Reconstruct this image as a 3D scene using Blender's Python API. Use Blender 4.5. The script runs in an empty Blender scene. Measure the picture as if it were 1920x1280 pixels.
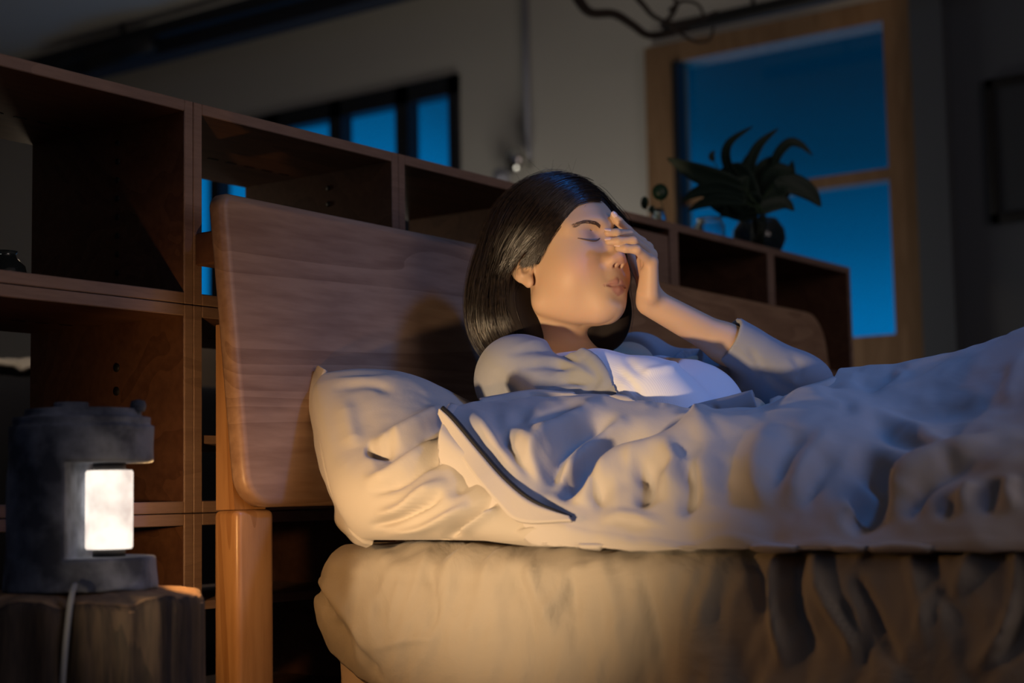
import bpy, bmesh, math, random
import numpy as np
from mathutils import Vector, Matrix
random.seed(7); rng = np.random.default_rng(7)
COL = bpy.context.scene.collection
# ------------------------------------------------------------------ camera
# world: x = along the bed away from the headboard, y = along the headboard, z = up
FPX = 2965.0
YAW, PIT, ROL = [math.radians(a) for a in (35.7, 5.47, -1.1)]
_F = np.array([-math.sin(YAW)*math.cos(PIT), math.cos(YAW)*math.cos(PIT), math.sin(PIT)])
_R0 = np.array([math.cos(YAW), math.sin(YAW), 0.0]); _U0 = np.cross(_R0, _F)
_R = _R0*math.cos(ROL)+_U0*math.sin(ROL); _U = -_R0*math.sin(ROL)+_U0*math.cos(ROL)
CAM = np.array([1.59095, -1.52806, 0.62])
cd = bpy.data.cameras.new('camera'); cam = bpy.data.objects.new('camera', cd); COL.objects.link(cam)
cam.matrix_world = Matrix(((_R[0], _U[0], -_F[0], CAM[0]), (_R[1], _U[1], -_F[1], CAM[1]), (_R[2], _U[2], -_F[2], CAM[2]), (0, 0, 0, 1)))
cd.sensor_width = 36.0; cd.lens = FPX/1920*36.0; cd.clip_start = 0.05
cd.dof.use_dof = True; cd.dof.focus_distance = 2.26; cd.dof.aperture_fstop = 3.2
bpy.context.scene.camera = cam
def ray(px, py): return _F+_R*(px-960)/FPX-_U*(py-640)/FPX
def at(px, py, Z): return CAM+ray(px, py)*Z
def on(px, py, axis, v):
    i = 'xyz'.index(axis); r = ray(px, py); return CAM+r*((v-CAM[i])/r[i])
def proj(P):
    d = np.asarray(P, float)-CAM; Z = d@_F
    return np.stack([960+FPX*(d@_R)/Z, 640-FPX*(d@_U)/Z, Z], -1)
# ------------------------------------------------------------------ view, world, lights
sc = bpy.context.scene
sc.view_settings.view_transform = 'Standard'; sc.view_settings.look = 'None'
sc.view_settings.gamma = 1.0; sc.view_settings.exposure = 0.0; sc.view_settings.use_curve_mapping = False
sc.cycles.use_denoising = True; sc.cycles.max_bounces = 8
w = bpy.data.worlds.new('dusk'); sc.world = w; w.use_nodes = True
nt = w.node_tree; nt.nodes.clear()
tc = nt.nodes.new('ShaderNodeTexCoord'); sx = nt.nodes.new('ShaderNodeSeparateXYZ'); cr = nt.nodes.new('ShaderNodeValToRGB')
bg = nt.nodes.new('ShaderNodeBackground'); wo = nt.nodes.new('ShaderNodeOutputWorld')
nt.links.new(tc.outputs['Generated'], sx.inputs[0]); nt.links.new(sx.outputs['Z'], cr.inputs[0])
nt.links.new(cr.outputs[0], bg.inputs[0]); nt.links.new(bg.outputs[0], wo.inputs[0])
els = cr.color_ramp.elements
_m1 = nt.nodes.new('ShaderNodeMapRange'); _m1.inputs['From Min'].default_value = -.42; _m1.inputs['From Max'].default_value = -.62; _m1.inputs['To Min'].default_value = 0; _m1.inputs['To Max'].default_value = .095
_m2 = nt.nodes.new('ShaderNodeMath'); _m2.operation = 'SUBTRACT'; nt.links.new(sx.outputs['X'], _m1.inputs['Value']); nt.links.new(sx.outputs['Z'], _m2.inputs[0]); nt.links.new(_m1.outputs[0], _m2.inputs[1]); nt.links.new(_m2.outputs[0], cr.inputs[0])
els[0].position = 0.0; els[0].color = (0.000, 0.150, 0.42, 1)
els[1].position = 1.0; els[1].color = (0.0, 0.004, 0.014, 1)
for p, c in ((0.10, (0.000, 0.125, 0.35, 1)), (0.15, (0.000, 0.062, 0.175, 1)), (0.20, (0.0, 0.026, 0.070, 1)), (0.25, (0.0, 0.0145, 0.040, 1)), (0.32, (0.0, 0.0115, 0.032, 1))):
    e = els.new(p); e.color = c
bg.inputs[1].default_value = 1.0
def light(name, kind, loc, energy, color, size=0.3, target=None, spot=None, size_y=None):
    l = bpy.data.lights.new(name, kind); l.energy = energy; l.color = color
    if kind == 'AREA':
        l.size = size
        if size_y: l.shape = 'RECTANGLE'; l.size_y = size_y
    else: l.shadow_soft_size = size
    if spot: l.spot_size = math.radians(spot); l.spot_blend = 1.0
    o = bpy.data.objects.new(name, l); COL.objects.link(o); o.location = loc
    if target is not None:
        o.rotation_euler = (Vector(target)-Vector(loc)).to_track_quat('-Z', 'Y').to_euler()
    return o
LAMP_W = 2.6
light('moonlight_window', 'SPOT', (1.95, 0.75, 2.85), 100, (0.015, 0.27, 1.0), 0.16, (0.47, 0.42, 0.75), 32)
light('bedside_key', 'SPOT', (0.50, -1.42, 0.30), 140, (1.0, 0.70, 0.41), 0.05, (0.36, 0.43, 0.765), 28)
light('blue_fill_left', 'AREA', (0.4, -3.6, 2.3), 2.0, (0.16, 0.42, 1.0), 1.5, (0.2, 0.0, 0.6))  # added blue fill, mainly for the concrete lamp body; no window stands here
light('room_fill', 'AREA', (2.8, -0.6, 2.3), 0.9, (1.0, 0.80, 0.80), 1.4, (0.2, 0.7, 0.9))
light('foot_end_fill', 'AREA', (3.9, 0.1, 1.6), 14.0, (1.0, 0.80, 0.74), 1.6, (0.0, 0.8, 0.85))
light('far_lamp', 'POINT', (-1.9, 3.25, 0.9), 14.0, (1.0, 0.92, 0.80), 0.35)
light('sofa_fill', 'POINT', (-0.80, 0.40, 1.10), 1.0, (1.0, 0.78, 0.55), 0.04)  # added unseen fill that brightens sofa, throw and cells; no lamp stands here
# ------------------------------------------------------------------ helpers
def link(o, parent=None):
    COL.objects.link(o)
    if parent is not None: o.parent = parent
    return o
def obj(name, V, Fc, mat=None, parent=None, smooth=True):
    me = bpy.data.meshes.new(name)
    me.from_pydata([tuple(map(float, v)) for v in V], [], [tuple(map(int, f)) for f in Fc]); me.update()
    if smooth: me.polygons.foreach_set('use_smooth', [True]*len(me.polygons))
    if mat: me.materials.append(mat)
    return link(bpy.data.objects.new(name, me), parent)
def bobj(name, bm, mat=None, parent=None, smooth=True):
    me = bpy.data.meshes.new(name); bm.to_mesh(me); bm.free()
    if smooth: me.polygons.foreach_set('use_smooth', [True]*len(me.polygons))
    if mat: me.materials.append(mat)
    return link(bpy.data.objects.new(name, me), parent)
def tag(o, label=None, cat=None, group=None, kind=None):
    if label: o['label'] = label
    if cat: o['category'] = cat
    if group: o['group'] = group
    if kind: o['kind'] = kind
    return o
def empty(name, loc=(0, 0, 0)):
    o = bpy.data.objects.new(name, None); COL.objects.link(o); o.location = loc; o.empty_display_size = 0.05
    bpy.context.view_layer.update(); return o
def child(o, root):
    o.parent = root; o.matrix_parent_inverse = root.matrix_world.inverted(); return o
def add_box(bm, lo, hi, bev=0.0, seg=2):
    b = bmesh.new(); bmesh.ops.create_cube(b, size=1.0)
    lo = Vector(lo); hi = Vector(hi); c = (lo+hi)/2; s = hi-lo
    for v in b.verts: v.co = Vector((v.co.x*s.x, v.co.y*s.y, v.co.z*s.z))+c
    if bev > 0: bmesh.ops.bevel(b, geom=b.edges[:], offset=bev, segments=seg, affect='EDGES', profile=0.5, clamp_overlap=True)
    m = bpy.data.meshes.new('t'); b.to_mesh(m); b.free(); bm.from_mesh(m); bpy.data.meshes.remove(m)
def box(name, lo, hi, mat, parent=None, bev=0.0, seg=2, smooth=False):
    bm = bmesh.new(); add_box(bm, lo, hi, bev, seg); return bobj(name, bm, mat, parent, smooth)
def add_tube(bm, pts, rad, n=8, cap=True):
    pts = [Vector(p) for p in pts]; rad = rad if hasattr(rad, '__len__') else [rad]*len(pts)
    prev = None; rings = []
    for i, p in enumerate(pts):
        d = (pts[min(i+1, len(pts)-1)]-pts[max(i-1, 0)]).normalized()
        if prev is None:
            a = Vector((0, 0, 1)) if abs(d.z) < .9 else Vector((1, 0, 0)); x = d.cross(a).normalized()
        else: x = (prev-d*prev.dot(d)).normalized()
        prev = x; y = d.cross(x)
        rings.append([bm.verts.new(p+(x*math.cos(2*math.pi*k/n)+y*math.sin(2*math.pi*k/n))*rad[i]) for k in range(n)])
    for a, b in zip(rings, rings[1:]):
        for k in range(n): bm.faces.new((a[k], a[(k+1) % n], b[(k+1) % n], b[k]))
    if cap:
        bm.faces.new(rings[0][::-1]); bm.faces.new(rings[-1])
def tube(name, pts, rad, mat, parent=None, n=8):
    bm = bmesh.new(); add_tube(bm, pts, rad, n); return bobj(name, bm, mat, parent)
def add_lathe(bm, prof, c, n=32, a0=0, a1=2*math.pi):
    full = abs(a1-a0-2*math.pi) < 1e-6; m = n if full else n+1; rings = []
    for r, z in prof:
        rings.append([bm.verts.new((c[0]+r*math.cos(a0+(a1-a0)*k/n), c[1]+r*math.sin(a0+(a1-a0)*k/n), c[2]+z)) for k in range(m)])
    for a, b in zip(rings, rings[1:]):
        for k in range(m if full else m-1): bm.faces.new((a[k], a[(k+1) % m], b[(k+1) % m], b[k]))
    return rings
def catmull(P, n):
    P = np.asarray(P, float); Q = np.vstack([2*P[0]-P[1], P, 2*P[-1]-P[-2]]); out = []
    for i in range(len(P)-1):
        a, b, c, d = Q[i], Q[i+1], Q[i+2], Q[i+3]
        for t in np.linspace(0, 1, n, endpoint=False):
            out.append(.5*((2*b)+(c-a)*t+(2*a-5*b+4*c-d)*t*t+(3*b-a-3*c+d)*t**3))
    out.append(P[-1]); return np.array(out)
def grid_faces(nu, nv, off=0, flip=False):
    F = []
    for i in range(nu-1):
        for j in range(nv-1):
            a = off+i*nv+j; q = (a, a+nv, a+nv+1, a+1); F.append(q[::-1] if flip else q)
    return F
def seg_dist(P, poly):
    """distance and parameter of 2D points to a polyline"""
    best = np.full(len(P), 1e9); tt = np.zeros(len(P)); poly = np.asarray(poly, float); n = len(poly)-1; sgn = np.zeros(len(P))
    for i in range(n):
        a, b = poly[i], poly[i+1]; ab = b-a; L = ab@ab
        t = np.clip(((P-a)@ab)/L, 0, 1); q = a+t[:, None]*ab; d = np.hypot(*(P-q).T); m = d < best
        best[m] = d[m]; tt[m] = (i+t[m])/n; cr_ = ab[0]*(P[:, 1]-a[1])-ab[1]*(P[:, 0]-a[0]); sgn[m] = np.sign(cr_[m])
    return best, tt, sgn
def folds(V, N, FL):
    """push vertices along their normals: folds given by where they run in the picture plane of the photograph"""
    Q = proj(V)[:, :2]; D = np.zeros(len(V))
    for f in FL:
        poly, amp, wd = f[0], f[1], f[2]; poly = catmull(poly, 6) if len(poly) > 2 else np.array(poly, float)
        lo = poly.min(0)-4*wd; hi = poly.max(0)+4*wd
        m = np.all((Q > lo) & (Q < hi), 1)
        if not m.any(): continue
        d, t, s = seg_dist(Q[m], poly)
        fade = np.minimum(1, np.minimum(t, 1-t)*4+0.02)
        wl = wd*(1+ (f[3]*s if len(f) > 3 else 0))
        D[m] += amp*fade*np.exp(-(d/wl)**2)
    return V+N*D[:, None]
def vnormals(V, nu, nv, flip=False):
    G = V.reshape(nu, nv, 3); a = np.gradient(G, axis=0); b = np.gradient(G, axis=1)
    n = np.cross(a, b); n /= np.linalg.norm(n, axis=2, keepdims=True)+1e-12
    return (n if not flip else -n).reshape(-1, 3)
_pt = rng.integers(0, 2**31, 4096)
def vnoise(P, seed=0):
    """smooth value noise in 3D, -1..1"""
    P = np.asarray(P, float); i = np.floor(P).astype(np.int64); f = P-i; f = f*f*(3-2*f); r = 0
    for dx in (0, 1):
        for dy in (0, 1):
            for dz in (0, 1):
                h = _pt[(_pt[(_pt[(i[:, 0]+dx+seed*17) & 4095]+i[:, 1]+dy) & 4095]+i[:, 2]+dz) & 4095]/2**31
                r = r+h*(f[:, 0] if dx else 1-f[:, 0])*(f[:, 1] if dy else 1-f[:, 1])*(f[:, 2] if dz else 1-f[:, 2])
    return r*2-1
def fbm(P, seed=0, o=3):
    return sum(vnoise(P*2**k, seed+k)/2**k for k in range(o))
# ------------------------------------------------------------------ implicit-surface modeller
f32 = np.float32
def cap(p, a, b, ra, rb=None):
    rb = ra if rb is None else rb; a = np.asarray(a, f32); b = np.asarray(b, f32); ab = b-a; q = p-a
    t = np.clip((q@ab)/max(float(ab@ab), 1e-9), 0, 1); q = q-t[:, None]*ab
    return np.sqrt((q*q).sum(1))-(ra+t*(rb-ra))
def ell(p, c, r, A=None):
    q = p-np.asarray(c, f32)
    if A is not None: q = q@np.asarray(A, f32).T
    r = np.asarray(r, f32); k0 = np.sqrt(((q/r)**2).sum(1)); k1 = np.sqrt(((q/(r*r))**2).sum(1))+1e-9
    return k0*(k0-1)/k1
def su(a, b, k):
    h = np.maximum(k-np.abs(a-b), 0)/k; return np.minimum(a, b)-h*h*k*.25
def ss(a, b, k):   # a minus b
    return -su(-a, b, k)
def si(a, b, k): return -su(-a, -b, k)
def surface_nets(sdf, lo, hi, h, B=8, slack=1.7, proj_it=2):
    lo = np.asarray(lo, float); hi = np.asarray(hi, float); nb = np.ceil((hi-lo)/(h*B)).astype(int)
    I = np.stack(np.meshgrid(*[np.arange(n) for n in nb], indexing='ij'), -1).reshape(-1, 3)
    d = sdf((lo+(I+.5)*B*h).astype(f32)); I = I[np.abs(d) < .87*B*h*slack]
    loc = np.stack(np.meshgrid(*[np.arange(B+1)]*3, indexing='ij'), -1).reshape(-1, 3)
    dims = nb*B+2; K = lambda q: (q[:, 0]*dims[1]+q[:, 1])*dims[2]+q[:, 2]
    VP = []; VK = []; EF = []
    CH = 160
    for c0 in range(0, len(I), CH):
        Ic = I[c0:c0+CH]; G = Ic[:, None]*B+loc[None]; D = sdf((lo+G.reshape(-1, 3)*h).astype(f32)).reshape(len(Ic), B+1, B+1, B+1)
        S = D < 0
        nS = sum(S[:, a:a+B, b:b+B, c:c+B].astype(np.int8) for a in (0, 1) for b in (0, 1) for c in (0, 1))
        bi, x, y, z = np.nonzero((nS > 0) & (nS < 8))
        acc = np.zeros((len(bi), 3)); cnt = np.zeros(len(bi))
        for ax in range(3):
            o1, o2 = [q for q in range(3) if q != ax]
            for a in (0, 1):
                for b in (0, 1):
                    off = np.zeros(3, int); off[o1] = a; off[o2] = b; e = off.copy(); e[ax] = 1
                    d0 = D[bi, x+off[0], y+off[1], z+off[2]]; d1 = D[bi, x+e[0], y+e[1], z+e[2]]; m = (d0 < 0) != (d1 < 0)
                    t = np.where(m, d0/np.where(m, d0-d1, 1), 0); p = np.tile(off.astype(float), (len(bi), 1)); p[:, ax] = t
                    acc[m] += p[m]; cnt[m] += 1
        cell = Ic[bi]*B+np.stack([x, y, z], 1)
        VP.append(lo+(cell+acc/cnt[:, None])*h); VK.append(K(cell))
        for ax in range(3):
            sl0 = [slice(0, B)]*3; sl1 = [slice(0, B)]*3; sl1[ax] = slice(1, B+1)
            A_ = S[(slice(None),)+tuple(sl0)]; B_ = S[(slice(None),)+tuple(sl1)]; bi, x, y, z = np.nonzero(A_ != B_)
            g = Ic[bi]*B+np.stack([x, y, z], 1); EF.append((ax, g, A_[bi, x, y, z]))
    VP = np.concatenate(VP); VK = np.concatenate(VK); o = np.argsort(VK); VP = VP[o]; VK = VK[o]
    F = []
    for ax, g, ins in EF:
        o1, o2 = (ax+1) % 3, (ax+2) % 3; e1 = np.eye(3, dtype=int)[o1]; e2 = np.eye(3, dtype=int)[o2]
        q = [K(g-a*e1-b*e2) for a, b in ((0, 0), (1, 0), (1, 1), (0, 1))]
        idx = [np.clip(np.searchsorted(VK, k), 0, len(VK)-1) for k in q]; ok = np.all([VK[i] == k for i, k in zip(idx, q)], 0)
        f = np.stack(idx, 1)[ok]; s = ins[ok]; f[~s] = f[~s][:, ::-1]; F.append(f)
    F = np.concatenate(F)
    for _ in range(proj_it): VP = VP-grad(sdf, VP, h*.4)[1]
    return VP, F
def grad(sdf, P, e=.001):
    P = P.astype(f32); d = sdf(P); g = np.stack([sdf(P+np.eye(3, dtype=f32)[i]*f32(e))-sdf(P-np.eye(3, dtype=f32)[i]*f32(e)) for i in range(3)], 1)/(2*e)
    n2 = (g*g).sum(1)+1e-9; n = g/np.sqrt(n2)[:, None]; return n, (d/np.maximum(n2, .25))[:, None]*g
def fobj(name, V, F, mat, parent=None):
    me = bpy.data.meshes.new(name); me.vertices.add(len(V)); me.vertices.foreach_set('co', np.asarray(V, f32).ravel())
    me.loops.add(len(F)*4); me.loops.foreach_set('vertex_index', F.astype(np.int32).ravel()); me.polygons.add(len(F))
    me.polygons.foreach_set('loop_start', np.arange(0, len(F)*4, 4, dtype=np.int32)); me.update(calc_edges=True); me.validate()
    me.polygons.foreach_set('use_smooth', [True]*len(me.polygons)); me.materials.append(mat)
    o = bpy.data.objects.new(name, me); COL.objects.link(o)
    if parent is not None: o.parent = parent
    return o
# ------------------------------------------------------------------ materials
def principled(name, col, rough=0.6, metal=0.0, **kw):
    m = bpy.data.materials.new(name); m.use_nodes = True; b = m.node_tree.nodes['Principled BSDF']
    b.inputs['Base Color'].default_value = (*col, 1); b.inputs['Roughness'].default_value = rough; b.inputs['Metallic'].default_value = metal
    for k, v in kw.items():
        if k in b.inputs: b.inputs[k].default_value = v
    return m, b, m.node_tree
def N_(nt, t, **kw):
    n = nt.nodes.new(t)
    for k, v in kw.items(): setattr(n, k, v)
    return n
def wood(name, c1, c2, axis='Y', scale=1.0, rough=0.45, ring=14.0, spec=0.5):
    m, b, nt = principled(name, c1, rough); L = nt.links.new
    tc = N_(nt, 'ShaderNodeTexCoord'); mp = N_(nt, 'ShaderNodeMapping')
    s = {'X': (.12, 1, 1), 'Y': (1, .12, 1), 'Z': (1, 1, .12)}[axis]
    mp.inputs['Scale'].default_value = [v*scale for v in s]
    L(tc.outputs['Object'], mp.inputs[0])
    n1 = N_(nt, 'ShaderNodeTexNoise'); n1.inputs['Scale'].default_value = 3.2; n1.inputs['Detail'].default_value = 3; n1.inputs['Distortion'].default_value = 1.2
    L(mp.outputs[0], n1.inputs['Vector'])
    ml = N_(nt, 'ShaderNodeMath', operation='MULTIPLY'); ml.inputs[1].default_value = ring; L(n1.outputs['Fac'], ml.inputs[0])
    pp = N_(nt, 'ShaderNodeMath', operation='FRACT'); L(ml.outputs[0], pp.inputs[0])
    n2 = N_(nt, 'ShaderNodeTexNoise'); n2.inputs['Scale'].default_value = 90; n2.inputs['Detail'].default_value = 4; L(mp.outputs[0], n2.inputs['Vector'])
    ad = N_(nt, 'ShaderNodeMath', operation='MULTIPLY_ADD'); ad.inputs[1].default_value = 0.30; L(pp.outputs[0], ad.inputs[0]); 
    m2 = N_(nt, 'ShaderNodeMath', operation='MULTIPLY'); m2.inputs[1].default_value = 0.75; L(n2.outputs['Fac'], m2.inputs[0]); L(m2.outputs[0], ad.inputs[2])
    cr = N_(nt, 'ShaderNodeValToRGB'); cr.color_ramp.elements[0].position = 0.30; cr.color_ramp.elements[0].color = (*c1, 1)
    cr.color_ramp.elements[1].position = 0.70; cr.color_ramp.elements[1].color = (*c2, 1)
    L(ad.outputs[0], cr.inputs[0]); L(cr.outputs[0], b.inputs['Base Color'])
    bp = N_(nt, 'ShaderNodeBump'); bp.inputs['Strength'].default_value = 0.12; bp.inputs['Distance'].default_value = 0.001
    L(n2.outputs['Fac'], bp.inputs['Height']); L(bp.outputs[0], b.inputs['Normal'])
    return m
def cloth(name, c1, c2, scale=900, bump=0.25, rough=0.9, wr=0.0):
    m, b, nt = principled(name, c1, rough, **{'Specular IOR Level': 0.15, 'Sheen Weight': 0.15}); L = nt.links.new
    tc = N_(nt, 'ShaderNodeTexCoord')
    n1 = N_(nt, 'ShaderNodeTexNoise'); n1.inputs['Scale'].default_value = scale; n1.inputs['Detail'].default_value = 2; L(tc.outputs['Object'], n1.inputs['Vector'])
    n2 = N_(nt, 'ShaderNodeTexNoise'); n2.inputs['Scale'].default_value = 9; n2.inputs['Detail'].default_value = 6; n2.inputs['Distortion'].default_value = 0.8; L(tc.outputs['Object'], n2.inputs['Vector'])
    mx = N_(nt, 'ShaderNodeMix', data_type='RGBA'); L(n2.outputs['Fac'], mx.inputs[0]); mx.inputs[6].default_value = (*c1, 1); mx.inputs[7].default_value = (*c2, 1)
    L(mx.outputs[2], b.inputs['Base Color'])
    bp = N_(nt, 'ShaderNodeBump'); bp.inputs['Strength'].default_value = bump; bp.inputs['Distance'].default_value = 0.0006; L(n1.outputs['Fac'], bp.inputs['Height'])
    if wr:
        b2 = N_(nt, 'ShaderNodeBump'); b2.inputs['Strength'].default_value = wr; b2.inputs['Distance'].default_value = 0.010
        L(n2.outputs['Fac'], b2.inputs['Height']); L(b2.outputs[0], bp.inputs['Normal'])
    L(bp.outputs[0], b.inputs['Normal'])
    return m
M_head = wood('headboard_oak', (0.30, 0.185, 0.128), (0.45, 0.300, 0.210), 'Y', 1.0, 0.40, 16)
M_post = wood('post_oak', (0.34, 0.17, 0.065), (0.48, 0.27, 0.12), 'Z', 1.0, 0.32, 10)
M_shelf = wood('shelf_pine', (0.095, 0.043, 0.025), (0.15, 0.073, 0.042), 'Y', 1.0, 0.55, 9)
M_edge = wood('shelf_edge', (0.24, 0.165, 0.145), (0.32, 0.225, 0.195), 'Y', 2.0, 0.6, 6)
M_wallp = principled('plaster', (0.62, 0.60, 0.55), 0.9)[0]
M_dark = principled('dark_window_frame', (0.012, 0.014, 0.02), 0.5)[0]
M_trim = wood('window_timber', (0.26, 0.15, 0.075), (0.36, 0.22, 0.12), 'Z', 0.7, 0.5, 7)
M_black = principled('black', (0.008, 0.008, 0.01), 0.6)[0]
M_linen = cloth('linen', (0.45, 0.405, 0.345), (0.51, 0.46, 0.39), 900, 0.3, wr=0.25)
M_duvet = cloth('duvet_linen', (0.47, 0.43, 0.39), (0.53, 0.485, 0.44), 900, 0.3, wr=0.25)
M_sheet = cloth('sheet_linen', (0.37, 0.33, 0.27), (0.44, 0.39, 0.32), 700, 0.35, wr=0.9)
M_quilt = cloth('mattress_cover', (0.52, 0.40, 0.29), (0.58, 0.45, 0.33), 500, 0.35, wr=0.4)
# ------------------------------------------------------------------ the room
YW = 4.0; CEIL = 2.93
def struct(o): o['kind'] = 'structure'; return o
M_floor = wood('floor_boards', (0.05, 0.03, 0.02), (0.09, 0.055, 0.035), 'X', 0.5, 0.5, 8)
struct(box('floor', (-7.0, -4.5, -0.1), (5.0, YW+.25, 0.0), M_floor))
struct(box('ceiling', (-7.0, -4.5, CEIL), (5.0, YW+.25, CEIL+.1), M_wallp))
struct(box('wall_left', (-7.1, -4.5, 0), (-7.0, YW+.25, CEIL), M_wallp))
struct(box('wall_right_side', (5.0, -4.5, 0), (5.1, YW+.25, CEIL), M_wallp))
struct(box('wall_behind', (-7.0, -4.6, 0), (5.0, -4.5, CEIL), M_wallp))
def wx(px, py=300): return on(px, py, 'y', YW)[0]
def wz(px, py): return on(px, py, 'y', YW)[2]
# two openings in the far wall
kx0, kx1, kz0, kz1 = -4.85, wx(862, 140), 1.28, wz(862, 140)
rx0, rx1, rz0, rz1 = wx(1225, 300), wx(1735, 300), 0.85, wz(1660, 5)
bm = bmesh.new()
for lo, hi in (((-7, 0), (kx0, CEIL)), ((kx0, 0), (kx1, kz0)), ((kx0, kz1), (kx1, CEIL)), ((kx1, 0), (rx0, CEIL)), ((rx0, 0), (rx1, rz0)), ((rx0, rz1), (rx1, CEIL)), ((rx1, 0), (5.0, CEIL))):
    add_box(bm, (lo[0], YW, lo[1]), (hi[0], YW+.2, hi[1]))
struct(bobj('wall_back', bm, M_wallp, smooth=False))
M_glass = bpy.data.materials.new('window_glass'); M_glass.use_nodes = True; nt = M_glass.node_tree; nt.nodes.clear()
_o = N_(nt, 'ShaderNodeOutputMaterial'); _m = N_(nt, 'ShaderNodeMixShader'); _t = N_(nt, 'ShaderNodeBsdfTransparent'); _g = N_(nt, 'ShaderNodeBsdfGlossy')
_g.inputs['Roughness'].default_value = 0.1; _m.inputs[0].default_value = 0.03
nt.links.new(_t.outputs[0], _m.inputs[1]); nt.links.new(_g.outputs[0], _m.inputs[2]); nt.links.new(_m.outputs[0], _o.inputs[0])
# dark window: frame with mullions
bm = bmesh.new(); y0, y1 = YW-.02, YW+.06; fz = wz(848, 178)
add_box(bm, (kx0, y0, fz), (kx1, y1, kz1)); add_box(bm, (kx0, y0, kz0), (kx1, y1, kz0+.09))
add_box(bm, (kx1-.055, y0, kz0), (kx1, y1, kz1)); add_box(bm, (kx0, y0, kz0), (kx0+.06, y1, kz1))
mw = wx(722, 250)-wx(746, 250); mx0 = wx(746, 250); step = wx(746, 250)-wx(622, 250)
for k in range(4): add_box(bm, (mx0-mw*0-step*k-.0, y0, kz0), (mx0+abs(mw)-step*k, y1, kz1))
win = struct(bobj('window_1', bm, M_dark, smooth=False))
box('window_pane', (kx0+.02, YW+.03, kz0+.02), (kx1-.02, YW+.036, kz1-.02), M_glass, win)
# large timber window
bm = bmesh.new(); gx0, gx1 = wx(1277, 300), wx(1676, 325); gz0, gz1 = wz(1694, 627), wz(1664, 44)
y0, y1 = YW-.05, YW+.08
add_box(bm, (rx0, y0, rz0), (gx0, y1, rz1)); add_box(bm, (gx1, y0, rz0), (rx1, y1, rz1))
add_box(bm, (gx0, y0, gz1), (gx1, y1, rz1)); add_box(bm, (gx0, y0, rz0), (gx1, y1, gz0))
bar = wz(1680, 325); add_box(bm, (gx0, y0+.03, bar-.022), (gx1, y1-.03, bar+.022))
win = struct(bobj('window_2', bm, M_trim, smooth=False))
box('window_pane', (gx0-.01, YW+.01, gz0-.01), (gx1+.01, YW+.016, gz1+.01), M_glass, win)
# dark sash strip down the left of the glass
box('window_sash', (gx0, YW-.06, gz0), (gx0+.028, YW-.0, gz1), M_dark, win)
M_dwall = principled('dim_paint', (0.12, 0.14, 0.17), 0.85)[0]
# return wall right of the window: a pier, then a recessed painted wall
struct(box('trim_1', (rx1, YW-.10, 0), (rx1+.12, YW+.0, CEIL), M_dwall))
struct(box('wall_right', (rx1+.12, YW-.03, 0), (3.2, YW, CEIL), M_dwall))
# picture hung on it
pl, pr = wx(1862, 300), wx(1862, 300)+.55; pz1, pz0 = wz(1862, 155), wz(1878, 422)
pic = empty('picture_frame', (pl, YW-.045, pz0)); tag(pic, 'large dark framed panel hung on the wall right of the big window', 'picture')
bm = bmesh.new(); t_ = .035
for lo, hi in (((pl, pz0), (pr, pz0+t_)), ((pl, pz1-t_), (pr, pz1)), ((pl, pz0), (pl+t_, pz1)), ((pr-t_, pz0), (pr, pz1))):
    add_box(bm, (lo[0], YW-.06, lo[1]), (hi[0], YW-.031, hi[1]), .003)
child(bobj('frame', bm, M_black), pic)
child(box('panel', (pl+.03, YW-.05, pz0+.03), (pr-.03, YW-.031, pz1-.03), principled('panel_blue', (0.05, 0.06, 0.075), .6)[0]), pic)
# wall pipe with chrome knob
px_ = wx(994, 200)
pipe = empty('wall_conduit', (px_, YW-.02, 1.7)); tag(pipe, 'thin grey metal conduit running down the pale wall', 'pipe')
M_steel = principled('grey_steel', (0.38, 0.39, 0.46), .45, .3)[0]
child(tube('conduit_pipe', [(px_, YW-.025, wz(998, 300)), (px_, YW-.025, CEIL)], .016, M_steel, n=12), pipe)
M_chrome = principled('chrome', (0.75, 0.75, 0.72), .12, 1.0)[0]
kz = wz(992, 312); sp = empty('wall_lamp', (px_, YW-.1, kz)); tag(sp, 'small chrome spotlight on the wall at the foot of the conduit', 'lamp')
bm = bmesh.new(); add_lathe(bm, [(0, -.05), (.03, -.048), (.045, -.02), (.05, .02), (.042, .05), (.02, .07), (0, .075)], (px_, YW-.11, kz), 24); child(bobj('lamp_head', bm, M_chrome), sp)
bm = bmesh.new(); add_lathe(bm, [(0, -.035), (.035, -.03), (.04, .0), (.03, .03), (0, .035)], (px_-.09, YW-.10, kz-.05), 24); child(bobj('socket', bm, M_steel), sp)
child(tube('lamp_arm', [(px_, YW-.005, kz), (px_, YW-.11, kz)], .012, M_chrome), sp)
child(tube('lamp_arm', [(px_-.09, YW-.10, kz-.05), (px_, YW-.10, kz)], .012, M_chrome), sp)
# ceiling beams and the track light
bz = CEIL-.16
struct(box('trim_2', (-7.0, YW-.42, bz+.0), (-1.9, YW-.30, CEIL-.001), principled('beam_dark', (0.03, 0.035, 0.05), .8)[0]))
q = on(1300, 45, 'y', 3.6); rod = tag(tube('curtain_rail', [(q[0]-.12, 3.6, q[2]), (q[0]+1.7, 3.6, q[2])], .028, M_black), 'black horizontal rail above the big window', 'rail')
bm = bmesh.new(); add_tube(bm, [(q[0]+.25, 3.6, q[2]), (q[0]+.25, 3.6, CEIL)], .008); bobj('hanger', bm, M_black, rod)
bm = bmesh.new(); add_tube(bm, [(q[0]+1.3, 3.6, q[2]), (q[0]+1.3, 3.6, CEIL)], .008); bobj('hanger', bm, M_black, rod)
q2 = on(230, 95, 'y', 3.5); tl = empty('track_light', tuple(q2)); tag(tl, 'black track spotlight on the ceiling beam at upper left', 'lamp')
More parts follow.
